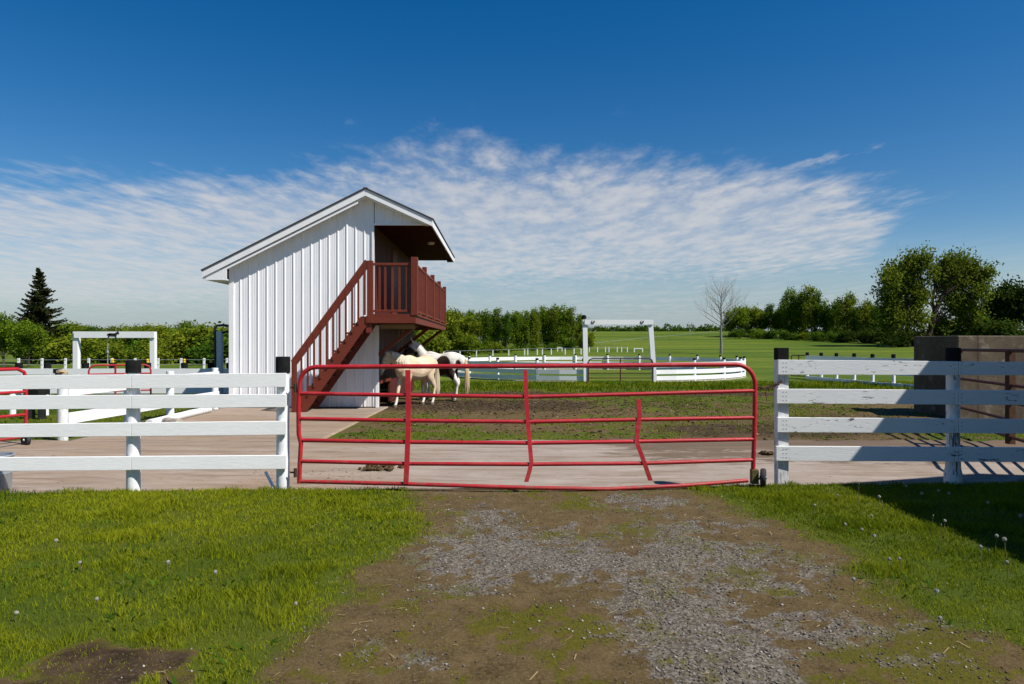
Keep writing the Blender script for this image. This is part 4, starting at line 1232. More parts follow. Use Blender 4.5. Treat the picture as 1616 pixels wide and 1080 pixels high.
def board_fence(name, label, pts, boards, zt, mat, capmat=None, prad=.065, bt=.03, post_mat=None, skip_boards=()):
    """pts: list of (x, y) posts; boards: list of (z0, z1); zt: post height"""
    f_ = root(name, (pts[0][0], pts[0][1], gz1(*pts[0])), label, 'fence')
    for (x, y) in pts:
        z = gz1(x, y)
        po = MB().lathe((x, y, z), [(prad * 1.05, -.1), (prad, zt)], 10).build('post', post_mat or mat, f_, True)
        if capmat: MB().lathe((x, y, z), [(prad * 1.15, zt - .01), (prad * 1.15, zt + .14), (prad, zt + .15)], 10).build('post_cap', capmat, po, True)
    for i in range(len(pts) - 1):
        if i in skip_boards: continue
        A, B = Vector((*pts[i], gz1(*pts[i]))), Vector((*pts[i + 1], gz1(*pts[i + 1])))
        d = (B - A); nrm = Vector((d.y, -d.x, 0)).normalized()
        if nrm.y > 0: nrm = -nrm
        for (b0, b1) in boards:
            off = nrm * (prad + bt * .5); U = Vector((0, 0, 1))
            MB().bar(A + off + U * (b0 + b1) / 2, B + off + U * (b0 + b1) / 2, bt, b1 - b0).build('board', mat, f_)
    return f_


# fence seen through the right fence, running away to a little gate
pts = []
for px, Yf in ((1274, 31.5), (1296, 30.2), (1320, 29.0), (1348, 27.8), (1377, 26.7), (1410, 25.6), (1447, 24.6), (1486, 23.6)):
    pts.append((X_(px, Yf), Yf))
board_fence('paddock_fence', 'white paddock fence with black post caps running behind the weathered right fence', pts, [(.0, .13), (.42, .60), (.82, 1.06)], 1.06, M['white_far'], M['black_cap'])
tube_gate('paddock_gate', 'small dark red tube gate at the far end of the paddock fence', (X_(1249, 32.2), 32.2, 0), (X_(1272, 31.6), 31.6, 0), .1, 1.07, 4, M['gate_dark'], .02)

# fence from the left enclosure up to the building
P0 = Vector((X_(99, 11.0), 11.0)); Pn = Vector((-7.05, 16.2))
pts = [tuple(P0.lerp(Pn, t)) for t in (0, .34, .62, 1)]
fl = board_fence('side_fence', 'white three board fence running from a peeling end post to the white building', pts, [(.27, .45), (.72, .92)], 1.0, M['white_far'], None, .075)
[ch for ch in fl.children if ch.name.startswith('post')][0].data.materials[0] = M['white_post_worn']
min([ch for ch in fl.children if ch.name.startswith('post')], key=lambda q: min(v.co.y for v in q.data.vertices)).data.materials[0] = M['white_post_worn']
p = at(97, 590, 11.0)
MB().lathe((p.x, 11.0, 0), [(.085, .98), (.09, 1.10), (.05, 1.15)], 12).build('post_cap', M['weathered'], fl)
for k in range(3):
    MB().box((p.x - .07 + .05 * k, 10.9, 1.09 + .01 * k), (p.x - .02 + .05 * k, 11.05, 1.16 - .02 * k)).build('broken_cap', [M['black_cap'], M['weathered'], M['yellow']][k], fl)
# weathered logs lying along its foot
for (qa, qb, rad, lab) in (((330, 648, 15.4), (236, 668, 12.75), .085, 'long weathered log lying along the foot of the side fence'), ((262, 668, 13.0), (282, 670, 12.7), .09, 'short squared log end lying in front of the long log')):
    A = at(*qa); B = at(*qb); A.z = rad; B.z = rad
    mb = MB(); path = [A.lerp(B, t / 6) + Vector((random.uniform(-.02, .02), 0, random.uniform(-.015, .015))) for t in range(7)]
    mb.tube(path, [rad * random.uniform(.9, 1.06) for _ in range(7)], 10)
    tag(mb.build('log', M['white_post_worn'] if 'long weathered' in lab else M['weathered'], None, True), lab.replace('weathered log', 'log with peeling white paint'), 'log')

# left enclosure: red gate on a wheel, arena fences, far wire fence
A = Vector((X_(41, 10.45), 10.45, 0)); B = Vector((X_(-95, 9.35), 9.35, 0))
tl = root('enclosure_gate', (A + (B - A) * .5).to_tuple(), 'red tube gate with a white hubbed wheel standing open at the left edge', 'gate')
d = (B - A).normalized(); U = Vector((0, 0, 1))
fr = [A + U * .14, A + U * 1.05, A + d * .03 + U * 1.13, A + d * .13 + U * 1.18, B - d * .13 + U * 1.18, B + U * 1.05, B + U * .14]
MB().tube(fr, .026, 10).build('outer_frame', M['gate_red'], tl, True)
for z in (.14, .48, .83):
    MB().tube([A + U * z, B + U * z], .022, 10).build('rail', M['gate_red'], tl, True)
wheel(tl, A + Vector((.04, -.06, .10)), .10, .055, Matrix.Rotation(R(62), 4, 'Z'), M['rim_white'])
tube_gate('arena_gate', 'thin red tube gate half hidden beyond the low white gateway', (X_(140, 17.5), 17.5, 0), (X_(238, 18.2), 18.2, 0), .12, 1.02, 4, M['gate_red'], .02, (.42,))
pts = [(X_(px, 20.5), 20.5) for px in (-90, -30, 30, 75, 135, 178, 233, 291, 333, 362)]
fa = board_fence('arena_fence', 'long low white arena fence with black capped posts beyond the red gate', pts, [(.10, .28), (.44, .62), (.66, .84)], .86, M['white_far'], M['black_cap'], .085)
for px in (178, 233, 291, 333):
    p = at(px, 580, 20.5); p.z = 1.0
    MB().lathe(p, [(.03, 0), (.045, .03), (.03, .08), (.045, .10), (.02, .13)], 10).build('insulator', M['yellow'], fa, True)
pts = [(X_(-40, 14.4), 14.4), (X_(20, 14.7), 14.7), (X_(72, 15.0), 15.0)]
board_fence('cross_fence', 'short white fence behind the black trough in the left enclosure', pts, [(.28, .42), (.56, .72)], .75, M['white_far'], None, .06)
Yb = 14.2
tr = root('water_trough', (X_(58, Yb), Yb, 0), 'black rectangular trough on legs in the left enclosure', 'trough')
x0, x1 = X_(45, Yb), X_(70, Yb)
MB().hexa([(x0 + .02, Yb - .15, .50), (x1 - .02, Yb - .15, .50), (x1, Yb - .19, .68), (x0, Yb - .19, .68)], None, (0, .36, 0)).build('trough_body', M['black_pipe'], tr)
for xx in (x0 + .05, x1 - .05):
    MB().box((xx - .02, Yb - .1, 0), (xx + .02, Yb + .1, .5)).build('leg', M['black_pipe'], tr)

# wire fence with small white posts, left far
wf = root('wire_fence', (-20, 44, 0), 'far wire fence on small white posts in front of the left trees', 'fence')
wx = np.arange(-38, -15.5, 1.42); wp = []
for x in wx:
    y = 43 + .05 * (x + 26); z = gz1(x, y); wp.append((x, y, z))
    MB().box((x - .055, y - .055, z - .1), (x + .055, y + .055, z + .72)).build('post', M['white_far'], wf)
for zz_ in (.32, .62):
    MB().tube([(x, y - .06, z + zz_) for x, y, z in wp], .012, 4).build('wire', M['galv'], wf)

# basketball-like post with black pipe hoop next to the building
Yh = 19.5
hp_ = root('pipe_post', (X_(347, Yh), Yh, 0), 'grey post carrying a bent black pipe beside the white building', 'post')
x = X_(347, Yh)
MB().box((x - .07, Yh - .07, 0), (x + .07, Yh + .07, Z_(523, Yh))).build('post', M['grey_post'], hp_)
MB().tube([(X_(340, Yh), Yh, .9), (X_(339, Yh), Yh, Z_(525, Yh)), (X_(339.5, Yh), Yh, Z_(518, Yh)), (X_(343, Yh), Yh, Z_(514, Yh)), (X_(352, Yh), Yh, Z_(513.5, Yh)), (X_(378, Yh), Yh, Z_(516, Yh))], .035, 8).build('pipe', M['black_pipe'], hp_, True)
MB().tube([(X_(346, Yh), Yh, Z_(526, Yh)), (X_(378, Yh), Yh, Z_(519, Yh))], .03, 8).build('pipe', M['black_pipe'], hp_, True)

# small post fences out in the field
ff = root('field_fence', (-3, 85, gz1(-3, 85)), 'distant line of small white posts across the field before the wood', 'fence')
prev = []
for px in (700, 726, 752, 778, 803, 828, 833, 848, 856, 870, 892, 906, 917):
    Y = 84.0; x = X_(px, Y); z = gz1(x, Y); MB().box((x - .06, Y - .06, z - .1), (x + .06, Y + .06, z + .70)).build('post', M['white_far'], ff); prev.append((x, Y, z))
MB().tube([(x, y, z + .75) for x, y, z in prev], .02, 4).build('wire', M['galv'], ff)
f2 = root('field_fence', (12, 92, gz1(12, 92)), 'distant fence of small white posts behind the tall white gateway', 'fence')
prev = []
for px in (930, 943, 955.5, 961, 974, 981, 990):
    Y = 92.0; x = X_(px, Y); z = gz1(x, Y); MB().box((x - .05, Y - .05, z - .1), (x + .05, Y + .05, z + .7)).build('post', M['white_far'], f2); prev.append((x, Y, z))
MB().tube([(x, y, z + .6) for x, y, z in prev], .02, 4).build('wire', M['galv'], f2)
for (pxa, pxb, Y, lab) in ((1001, 1014, 92.0, 'small white jump frame standing in the field right of the tall gateway'), (880, 887, 96.0, 'small white jump frame below the left wood')):
    j = root('jump_frame', (X_(pxa, Y), Y, gz1(X_(pxa, Y), Y)), lab, 'jump')
    z = gz1(X_(pxa, Y), Y); xa, xb = X_(pxa, Y), X_(pxb, Y)
    for x in (xa, xb): MB().box((x - .06, Y - .06, z - .1), (x + .06, Y + .06, z + .55)).build('upright', M['white_far'], j)
    MB().box((xa + .065, Y - .05, z + .44), (xb - .065, Y + .05, z + .55)).build('pole', M['white_far'], j)
f3 = root('field_fence', (30, 140, gz1(30, 140)), 'faint thin fence crossing the hillside pasture far beyond the gateway', 'fence')
prev = []
for i in range(11):
    t = i / 10; px = 930 + 200 * t; Y = 108 + 62 * t; x = X_(px, Y); z = gz1(x, Y)
    MB().box((x - .03, Y - .03, z - .1), (x + .03, Y + .03, z + .9)).build('post', M['weathered'], f3); prev.append((x, Y, z))
MB().tube([(x, y, z + .8) for x, y, z in prev], .022, 4).build('wire', M['galv'], f3)

# concrete block and the gate leaning along it
cw = MB()
xa, ya = X_(1512, 14.4), 14.4
cw.box((xa, ya, -.1), (xa + 7, ya + 1.6, 1.74))
cwo = cw.build('concrete_wall', None or M['concrete'], None, bevel=.02)
m, nt, b = nmat('old_stained_concrete', .92, .15)
s1 = noise_n(nt, 1.1, 6, .7, (1, 1, .25), .5); s2 = noise_n(nt, 14, 6, .75); s3 = noise_n(nt, 3, 5, .65)
c = mixc(nt, ramp(nt, s1, [(.32, (0, 0, 0)), (.7, (1, 1, 1))]), (.165, .130, .090), (.055, .041, .028))
c = mixc(nt, ramp(nt, s2, [(.5, (0, 0, 0)), (.72, (1, 1, 1))]), c, (.065, .055, .045))
c = mixc(nt, ramp(nt, s3, [(.56, (0, 0, 0)), (.75, (1, 1, 1))]), c, (.27, .23, .18))
sx = N(nt, 'ShaderNodeSeparateXYZ'); tcx = N(nt, 'ShaderNodeTexCoord'); nt.links.new(tcx.outputs['Object'], sx.inputs[0])
joint = mth(nt, 'LESS_THAN', mth(nt, 'ABSOLUTE', mth(nt, 'SUBTRACT', sx.outputs[0], xa + .42)), .018)
c = mixc(nt, mth(nt, 'MULTIPLY', joint, .8), c, (.05, .04, .03))
nt.links.new(c, b.inputs['Base Color']); bump_n(nt, b, mixc(nt, .5, s2, s3), .6, .015)
cwo.data.materials[0] = m
tag(cwo, 'stained old concrete block wall behind the right fence', 'wall')
A = Vector((7.85, 12.0, 0)); B = Vector((6.78, 8.25, 0))
yg = tube_gate('yard_gate', 'dark red tube gate folded back before the concrete wall at right', A.to_tuple(), B.to_tuple(), .2, 1.46, 5, M['gate_dark'], .024, ())
p = A.lerp(B, .545)
MB().box((p.x - .045, p.y - .045, .1), (p.x + .045, p.y + .045, 1.45)).build('brace', M['rust_and_shade'], yg)  # red post coloured dark brown to stand in for shade on it


# ------------------------------------------------------------------ trees
def leaf_cloud(blobs, n, size, clumps, spread, seed, droop=0.0, aspect=1.5, flat=.0):
    """many small leaf clusters gathered in clumps over the surface of a few lobes"""
    r = np.random.default_rng(seed)
    B = np.array([b_[:6] for b_ in blobs], float); w = np.array([b_[6] if len(b_) > 6 else (b_[3] * b_[4] * b_[5]) ** .7 for b_ in blobs]); w /= w.sum()
    bi = r.choice(len(B), clumps, p=w)
    d = r.normal(0, 1, (clumps, 3)); d /= np.linalg.norm(d, axis=1)[:, None]
    rad = .35 + .70 * r.random(clumps) ** .55
    C = B[bi, :3] + d * B[bi, 3:] * rad[:, None]
    ct = np.clip(r.normal(.45, .24, clumps), 0, 1); cs = spread * (.55 + .9 * r.random(clumps))
    wgt = cs / cs.sum(); ci = r.choice(clumps, n, p=wgt)
    P = C[ci] + r.normal(0, 1, (n, 3)) * cs[ci][:, None] * np.array([1, 1, .8 + droop])
    P[:, 2] = np.maximum(P[:, 2], .05)
    a = r.normal(0, 1, (n, 3)); a[:, 2] -= droop * 1.5; a /= np.linalg.norm(a, axis=1)[:, None]
    t = r.normal(0, 1, (n, 3)); u = np.cross(a, t); u /= np.linalg.norm(u, axis=1)[:, None]
    s = size * (.55 + .8 * r.random(n))
    aa = a * (s * aspect / 2)[:, None]; uu = u * (s / 2)[:, None]
    V = np.stack([P - aa, P + uu * .9 - aa * .1, P + aa, P - uu * .9 - aa * .1], 1).reshape(-1, 3)
    Q = np.arange(n)[:, None] * 4 + np.arange(4)[None]
    tint = np.clip(ct[ci] + r.normal(0, .12, n), 0, 1)
    return V, Q, np.repeat(tint, 4)


def limbs(mb, p, d, ln, rad, depth, r, spread=.55, kids=3, gn=5, upb=.15, taper=.6, seg=3):
    P = [Vector(p)]; dd = Vector(d).normalized()
    for i in range(seg):
        dd = (dd + Vector((r.uniform(-1, 1), r.uniform(-1, 1), r.uniform(-.6, 1))) * .12).normalized()
        P.append(P[-1] + dd * ln / seg)
    mb.tube(P, [rad * (1 - (1 - taper) * i / seg) for i in range(seg + 1)], max(3, gn), caps=False)
    if depth == 0: return
    for k in range(kids):
        i = r.randint(1, seg); f = r.random()
        q = P[i - 1].lerp(P[i], f) if k else P[-1]
        nd = (dd * (1 - spread * .5) + Vector((r.uniform(-1, 1), r.uniform(-1, 1), r.uniform(-.4, .9))) * spread + Vector((0, 0, upb))).normalized()
        limbs(mb, q, nd, ln * r.uniform(.55, .8), rad * taper * r.uniform(.55, .85), depth - 1, r, spread, kids, gn - 1, upb, taper, seg)


def variant(kind, seed):
    """returns (crown mesh, trunk mesh, height) at real size, origin at the foot"""
    r = random.Random(seed); mb = MB()
    if kind == 'upright':
        h = 8.0; bl = []
        for k in range(9):
            z = h * (.12 + .82 * k / 8); w = 1.55 * math.sin(math.pi * (.20 + .66 * (1 - k / 8))) ** .8 * r.uniform(.75, 1.1)
            bl.append((r.uniform(-.5, .5), r.uniform(-.5, .5), z, w, w, .95))
        V = leaf_cloud(bl, 4200, .22, 120, .30, seed, .2)
        trunk_h, tr = h * .8, .12
    elif kind == 'broad':
        h = 7.0; bl = [(0, 0, 4.2, 2.0, 2.0, 1.9)]
        for k in range(9):
            a = r.random() * 6.28; q = r.uniform(.9, 1.9)
            bl.append((q * math.cos(a), q * math.sin(a), r.uniform(2.6, 6.1), r.uniform(.8, 1.3), r.uniform(.8, 1.3), r.uniform(.7, 1.1)))
        V = leaf_cloud(bl, 5200, .22, 150, .32, seed, .1)
        trunk_h, tr = h * .55, .16
    elif kind == 'bush':
        h = 3.0; bl = []
        for k in range(8):
            bl.append((r.uniform(-1.5, 1.5), r.uniform(-1.2, 1.2), r.uniform(.5, 2.1), r.uniform(.6, 1.0), r.uniform(.6, 1.0), r.uniform(.5, .9)))
        V = leaf_cloud(bl, 2600, .19, 70, .26, seed, .05)
        trunk_h, tr = h * .5, .06
    elif kind == 'birchy':
        h = 9.0; bl = []
        for k in range(8):
            z = h * (.36 + .6 * k / 7); w = 1.3 * math.sin(math.pi * (.2 + .7 * (1 - k / 7))) * r.uniform(.7, 1.15)
            bl.append((r.uniform(-.5, .5), r.uniform(-.5, .5), z, w, w, .8))
        V = leaf_cloud(bl, 2800, .21, 90, .28, seed, .35)
        trunk_h, tr = h * .85, .10
    h = float(np.percentile(V[0][:, 2], 99.3))
    trunk_h = h * {'upright': .62, 'broad': .42, 'bush': .35, 'birchy': .66}[kind]
    limbs(mb, (0, 0, -.15), (0, 0, 1), trunk_h, tr, 2, r, .5, 5, 6, .2, .45, 4)
    zc = h * .97
    for v in mb.v:
        if v.z > zc: v.z = zc - (v.z - zc) * .2
    me = mesh_np(kind + '_crown', V[0], V[1], M['leaf_a'], dict(tint=V[2]))
    mt = bpy.data.meshes.new(kind + '_trunk'); mt.from_pydata([tuple(v) for v in mb.v], [], mb.f); mt.materials.append(M['bark']); mt.update()
    return me, mt, h


VAR = {k: [variant(k, 100 * i + j) for j in range(nv)] for i, (k, nv) in enumerate((('upright', 4), ('broad', 3), ('bush', 3), ('birchy', 3)))}
MATS = {}


def tree(px, ytop, Y, kind, leaf, label, group=None, cat='tree', wide=1.0, name=None, bark='bark', dz=0):
    x = X_(px, Y); z = gz1(x, Y)
    htot = Z_(ytop, Y) - z
    me, mt, h = random.choice(VAR[kind]); s = htot / h
    key = (me.name, leaf)
    if key not in MATS:
        m2 = me.copy(); m2.materials.clear(); m2.materials.append(M[leaf]); MATS[key] = m2
    kb = (mt.name, bark)
    if kb not in MATS:
        m2 = mt.copy(); m2.materials.clear(); m2.materials.append(M[bark]); MATS[kb] = m2
    g = root(name or ('bush' if kind == 'bush' else 'leafy_tree'), (x, Y, z), label, cat, group, random.random() * 6.28)
    g.scale = (s * wide, s * wide, s)
    link('crown', MATS[key], g); link('trunk', MATS[kb], g)
    return g


ORD = ['', 'first', 'second', 'third', 'fourth', 'fifth', 'sixth', 'seventh', 'eighth', 'ninth', 'tenth', 'eleventh', 'twelfth', 'thirteenth', 'fourteenth', 'fifteenth', 'sixteenth',
       'seventeenth', 'eighteenth', 'nineteenth', 'twentieth']


def row(items, where, group):
    """items sorted left to right: (px, ytop, Y, kind, leaf, wide, words)"""
    for i, (px, yt, Y, kind, leaf, wide, words) in enumerate(items):
        tree(px, yt, Y, kind, leaf, f'{words}, {ORD[i + 1]} from left {where}', group, 'bush' if kind == 'bush' else 'tree', wide)


# wood behind the horses: front row, bushes at its edge, tops of the back row
wr = random.Random(77)
TOPS = [(620, 494), (712, 489), (750, 493), (767, 491), (791, 489), (805, 492), (832, 491), (846, 486), (857, 481), (868, 486), (878, 482), (888, 487), (900, 487), (912, 493), (918, 500)]
it = []; px = 640.0
ADJ = {'leaf_a': ['green', 'fresh green', 'bright green'], 'leaf_b': ['yellow green', 'pale green', 'olive'], 'leaf_c': ['dark green', 'deep green', 'dark']}
while px < 919 and len(it) < 20:
    yt = float(np.interp(px, [t[0] for t in TOPS], [t[1] for t in TOPS])) + wr.uniform(-2.5, 3)
    kind = wr.choice(['upright', 'upright', 'upright', 'birchy']) if px > 735 else wr.choice(['broad', 'upright'])
    lf_ = wr.choice(['leaf_a', 'leaf_b', 'leaf_b', 'leaf_a', 'leaf_c'])
    it.append((px, yt, 107 + wr.uniform(-3, 4), kind, lf_, wr.uniform(.95, 1.2) if px < 735 else wr.uniform(.8, 1.0), wr.choice(ADJ[lf_]) + (' slender tree' if kind != 'broad' else ' broad tree')))
    px += wr.uniform(12.5, 17)
row(it, 'in the wood behind the horses', 'trees of the wood behind the horses')
row([(650, 530, 92, 'bush', 'leaf_b', 1.25, 'round yellow green bush'), (676, 524, 94, 'bush', 'leaf_b', 1.1, 'tall pale green bush'), (702, 518, 95, 'bush', 'leaf_b', 1.0, 'tall yellow green bush'),
     (728, 526, 96, 'bush', 'leaf_b', 1.1, 'leafy yellow green bush'), (752, 535, 97, 'bush', 'leaf_a', 1.2, 'low green bush'), (778, 541, 99, 'bush', 'leaf_b', 1.2, 'low yellow green bush'), (806, 546, 99, 'bush', 'leaf_a', 1.3, 'low bright green bush'),
     (838, 545, 101, 'bush', 'leaf_c', 1.2, 'low dark bush'), (868, 541, 102, 'bush', 'leaf_c', 1.2, 'dark green bush'), (898, 538, 103, 'bush', 'leaf_c', 1.1, 'dark green bush'), (922, 523, 108, 'bush', 'leaf_b', .8, 'pale green bush')],
    'at the foot of the horses\' wood', 'bushes along the wood behind the horses')
for i in range(18):
    tree(630 + i * 16.6 + wr.uniform(-4, 4), 498 + wr.uniform(-4, 4) - (8 if 13 <= i <= 15 else 0), 116 + wr.uniform(0, 6), 'upright', 'leaf_c', 'dark green tree in the back row of the wood behind the horses', 'back row trees of the wood behind the horses', wide=1.25)

# wood on the rise to the right
row([(1150, 503, 158, 'broad', 'leaf_b', .9, 'low yellow green tree'), (1163, 486, 157, 'broad', 'leaf_a', 1.0, 'round green tree'), (1182, 484, 158, 'broad', 'leaf_b', 1.0, 'round yellow green tree'), (1199, 489, 157, 'broad', 'leaf_a', 1.0, 'round fresh green tree'), (1214, 480, 158, 'birchy', 'leaf_c', 1.2, 'thin topped tree'),
     (1230, 488, 155, 'broad', 'leaf_b', 1.0, 'yellow green tree'), (1246, 457, 152, 'upright', 'leaf_a', .95, 'tall pointed green tree'), (1262, 462, 151, 'upright', 'leaf_a', .9, 'tall green tree'), (1277, 452, 148, 'birchy', 'leaf_b', 1.0, 'tallest ragged yellow green tree'), (1289, 460, 147, 'birchy', 'leaf_a', .9, 'ragged green tree'),
     (1303, 476, 146, 'upright', 'leaf_c', 1.0, 'dark green tree'), (1321, 473, 144, 'upright', 'leaf_a', .95, 'green pointed tree'), (1338, 464, 140, 'upright', 'leaf_b', .95, 'tall yellow green pointed tree'), (1351, 486, 138, 'upright', 'leaf_c', .9, 'dark slender tree'),
     (1366, 475, 135, 'upright', 'leaf_b', .95, 'pointed yellow green tree'), (1384, 484, 134, 'upright', 'leaf_a', 1.0, 'green tree by the willow')],
    'in the wood on the rise', 'trees of the wood on the rise')
row([(1160, 520, 152, 'bush', 'leaf_c', 1.2, 'dark bush'), (1186, 519, 150, 'bush', 'leaf_a', 1.3, 'green bush'), (1212, 520, 149, 'bush', 'leaf_c', 1.3, 'dark green bush'), (1240, 521, 144, 'bush', 'leaf_c', 1.3, 'dark bush'), (1268, 525, 142, 'bush', 'leaf_b', 1.1, 'pale green bush'),
     (1296, 523, 138, 'bush', 'leaf_c', 1.4, 'dark shaded bush'), (1322, 524, 135, 'bush', 'leaf_c', 1.3, 'dark bush'), (1348, 522, 131, 'bush', 'leaf_d', 1.4, 'very dark low bush'), (1376, 520, 128, 'bush', 'leaf_d', 1.3, 'very dark bush'), (1402, 518, 125, 'bush', 'leaf_d', 1.3, 'dark bush by the willow stem')],
    'below the wood on the rise', 'bushes along the wood on the rise')
for i in range(14):
    tree(1168 + i * 17.5 + wr.uniform(-4, 4), 494 - 8 * (i > 3) + wr.uniform(-5, 5), 165 - i * 1.8, 'upright', 'leaf_c', 'dark green tree in the back row of the wood on the rise', 'back row trees of the wood on the rise', wide=1.3)
row([(1556, 490, 126, 'broad', 'leaf_d', 1.0, 'dark round tree'), (1574, 461, 124, 'broad', 'leaf_d', .8, 'tall dark oak'), (1598, 449, 122, 'broad', 'leaf_d', .9, 'tallest dark oak'), (1624, 440, 120, 'broad', 'leaf_d', .9, 'dark oak at the edge')],
    'behind the concrete wall', 'dark trees behind the concrete wall')
row([(1412, 520, 112, 'bush', 'leaf_d', 1.0, 'dark bush'), (1450, 522, 116, 'bush', 'leaf_w', 1.2, 'olive green bush'), (1494, 514, 116, 'bush', 'leaf_w', 1.2, 'olive bush'), (1520, 502, 117, 'bush', 'leaf_w', 1.2, 'large olive green bush'), (1546, 500, 116, 'bush', 'leaf_c', 1.1, 'deep green bush'),
     (1576, 502, 113, 'bush', 'leaf_d', 1.3, 'dark bush'), (1606, 506, 112, 'bush', 'leaf_d', 1.3, 'dark bush')],
    'under the twin willows', 'bushes under the willows')


def big_willow(label, Y, blobs_px, limb_px, seed, n):
    base = limb_px[0][0]; x0 = X_(base[0], Y); z0 = gz1(x0, Y)
    g = root('willow_tree', (x0, Y, z0), label, 'tree', 'willows on the rise')
    k = Y / F; bl = []
    rr = random.Random(seed)
    for (px, py, rx, ry) in blobs_px:
        bl.append((X_(px, Y) - x0, rr.uniform(-2, 2), Z_(py, Y) - z0, rx * k, rx * k * .9, ry * k))
    V = leaf_cloud(bl, n, .26, 300, .54, seed, .5, 2.2)
    link('crown', mesh_np('willow_crown', V[0], V[1], M['leaf_w'], dict(tint=V[2])), g)
    mb = MB(); rr = random.Random(seed + 1)
    for path in limb_px:
        pts = []; rad = []
        for (px, py, r_, *dy) in path:
            p = at(px, py, Y); p.y += dy[0] if dy else 0; pts.append(p - Vector((x0, Y, z0)) ); rad.append(r_ * k)
        pts[0].z = min(pts[0].z, pts[0].z)
        mb.tube(pts, rad, 8, False)
        for i in range(1, len(pts)):
            for q in range(3):
                limbs(mb, pts[i - 1].lerp(pts[i], rr.random()), (rr.uniform(-1, 1), rr.uniform(-1, 1), rr.uniform(.2, 1)), rr.uniform(1.6, 3.4), rad[i] * .45, 2, rr, .6, 3, 5, .3, .5, 3)
    mb.build('trunk', M['bark_dark'], g, True, local=True)
    return g


big_willow('big ragged willow on the left of the pair above the concrete wall', 113.0,
           [(1396, 440, 12, 8), (1404, 464, 18, 12), (1418, 430, 15, 14), (1442, 418, 17, 13), (1458, 409, 8, 8), (1434, 448, 22, 16), (1418, 486, 22, 14), (1450, 472, 14, 14), (1412, 508, 20, 12), (1442, 505, 12, 12), (1384, 446, 7, 4), (1463, 430, 7, 8)],
           [[(1433, 552, 4.2), (1432, 520, 3.6), (1431, 490, 3.0), (1428, 460, 2.0), (1420, 430, 1.2)], [(1432, 505, 2.6), (1445, 478, 2.0), (1455, 455, 1.6), (1452, 425, 1.0)], [(1431, 495, 2.2), (1412, 470, 1.5), (1398, 448, .9)]], 21, 15000)
big_willow('big willow on the right of the pair, with a leaning dark forked trunk', 114.0,
           [(1497, 420, 13, 11), (1514, 411, 15, 9), (1534, 426, 17, 11), (1555, 429, 11, 4), (1550, 445, 12, 6), (1518, 438, 20, 14), (1495, 446, 10, 11), (1536, 462, 14, 10), (1514, 474, 18, 11), (1530, 494, 18, 12), (1482, 432, 7, 10), (1502, 498, 12, 10)],
           [[(1464, 552, 5.0), (1466, 528, 4.4), (1475, 492, 3.8), (1488, 466, 3.2), (1508, 452, 2.4), (1532, 446, 1.4)], [(1475, 492, 3.0), (1471, 476, 2.4), (1476, 450, 1.6), (1494, 425, 1.0)], [(1488, 466, 2.4), (1500, 440, 1.8), (1516, 418, 1.0)], [(1470, 515, 2.4), (1486, 498, 1.8), (1506, 486, 1.2)]], 33, 14000)

# spruce and broadleaf trees at left
def spruce(px, ytop, Y, label):
    x = X_(px, Y); z0 = gz1(x, Y); h = Z_(ytop, Y) - z0; g = root('spruce_tree', (x, Y, z0), label, 'tree')
    r = random.Random(4); mb = MB(); mb.tube([(0, 0, -.1), (0, 0, h * .6), (0, 0, h)], [.17, .09, .01], 7)
    V = []; T = []
    z = .5
    while z < h - .1:
        f = (h - z) / h; L0 = 2.75 * f ** .92 + .12
        nb = 5 + int(8 * f ** .5)
        for k in range(nb):
            a = r.random() * 6.28; L = L0 * r.uniform(.5, 1.22)
            zz_ = z + r.uniform(-.12, .12); dx, dy = math.cos(a), math.sin(a)
            pts = [Vector((dx * L * t, dy * L * t, zz_ + L * (-.28 * t + .34 * t * t * t + .02))) for t in (0, .25, .5, .75, 1)]
            mb.tube(pts, [.035 * f + .008, .025 * f + .006, .018 * f + .005, .01, .004], 3, False)
            bt = r.uniform(.1, .9); m = int(6 + L * 11)
            for q in range(m):
                t = (q + r.random()) / m; i = min(int(t * 4), 3); c = pts[i].lerp(pts[i + 1], t * 4 - i)
                for s in (-1, 1, 0):
                    wv = Vector((-dy, dx, 0)) * s * r.uniform(.5, 1.1) + Vector((dx, dy, 0)) * r.uniform(.3, .9) + Vector((0, 0, r.uniform(-.75, .25)))
                    wv = wv.normalized() * (.16 + .34 * (1 - t)) * min(1, .4 + L * .45) * r.uniform(.6, 1.1)
                    n_ = wv.cross(Vector((r.uniform(-1, 1), r.uniform(-1, 1), r.uniform(-1, 1)))).normalized() * .05
                    V += [c - n_, c + n_, c + wv + n_ * .5, c + wv - n_ * .5]; tt = max(0, min(1, bt + r.uniform(-.25, .25))); T += [tt] * 4
        z += .17 + .14 * f
    V = np.array([tuple(v) for v in V])
    link('crown', mesh_np('spruce_crown', V, np.arange(len(V) // 4)[:, None] * 4 + np.arange(4)[None], M['needle'], dict(tint=T)), g)
    mb.build('trunk', M['bark_dark'], g, True, local=True)


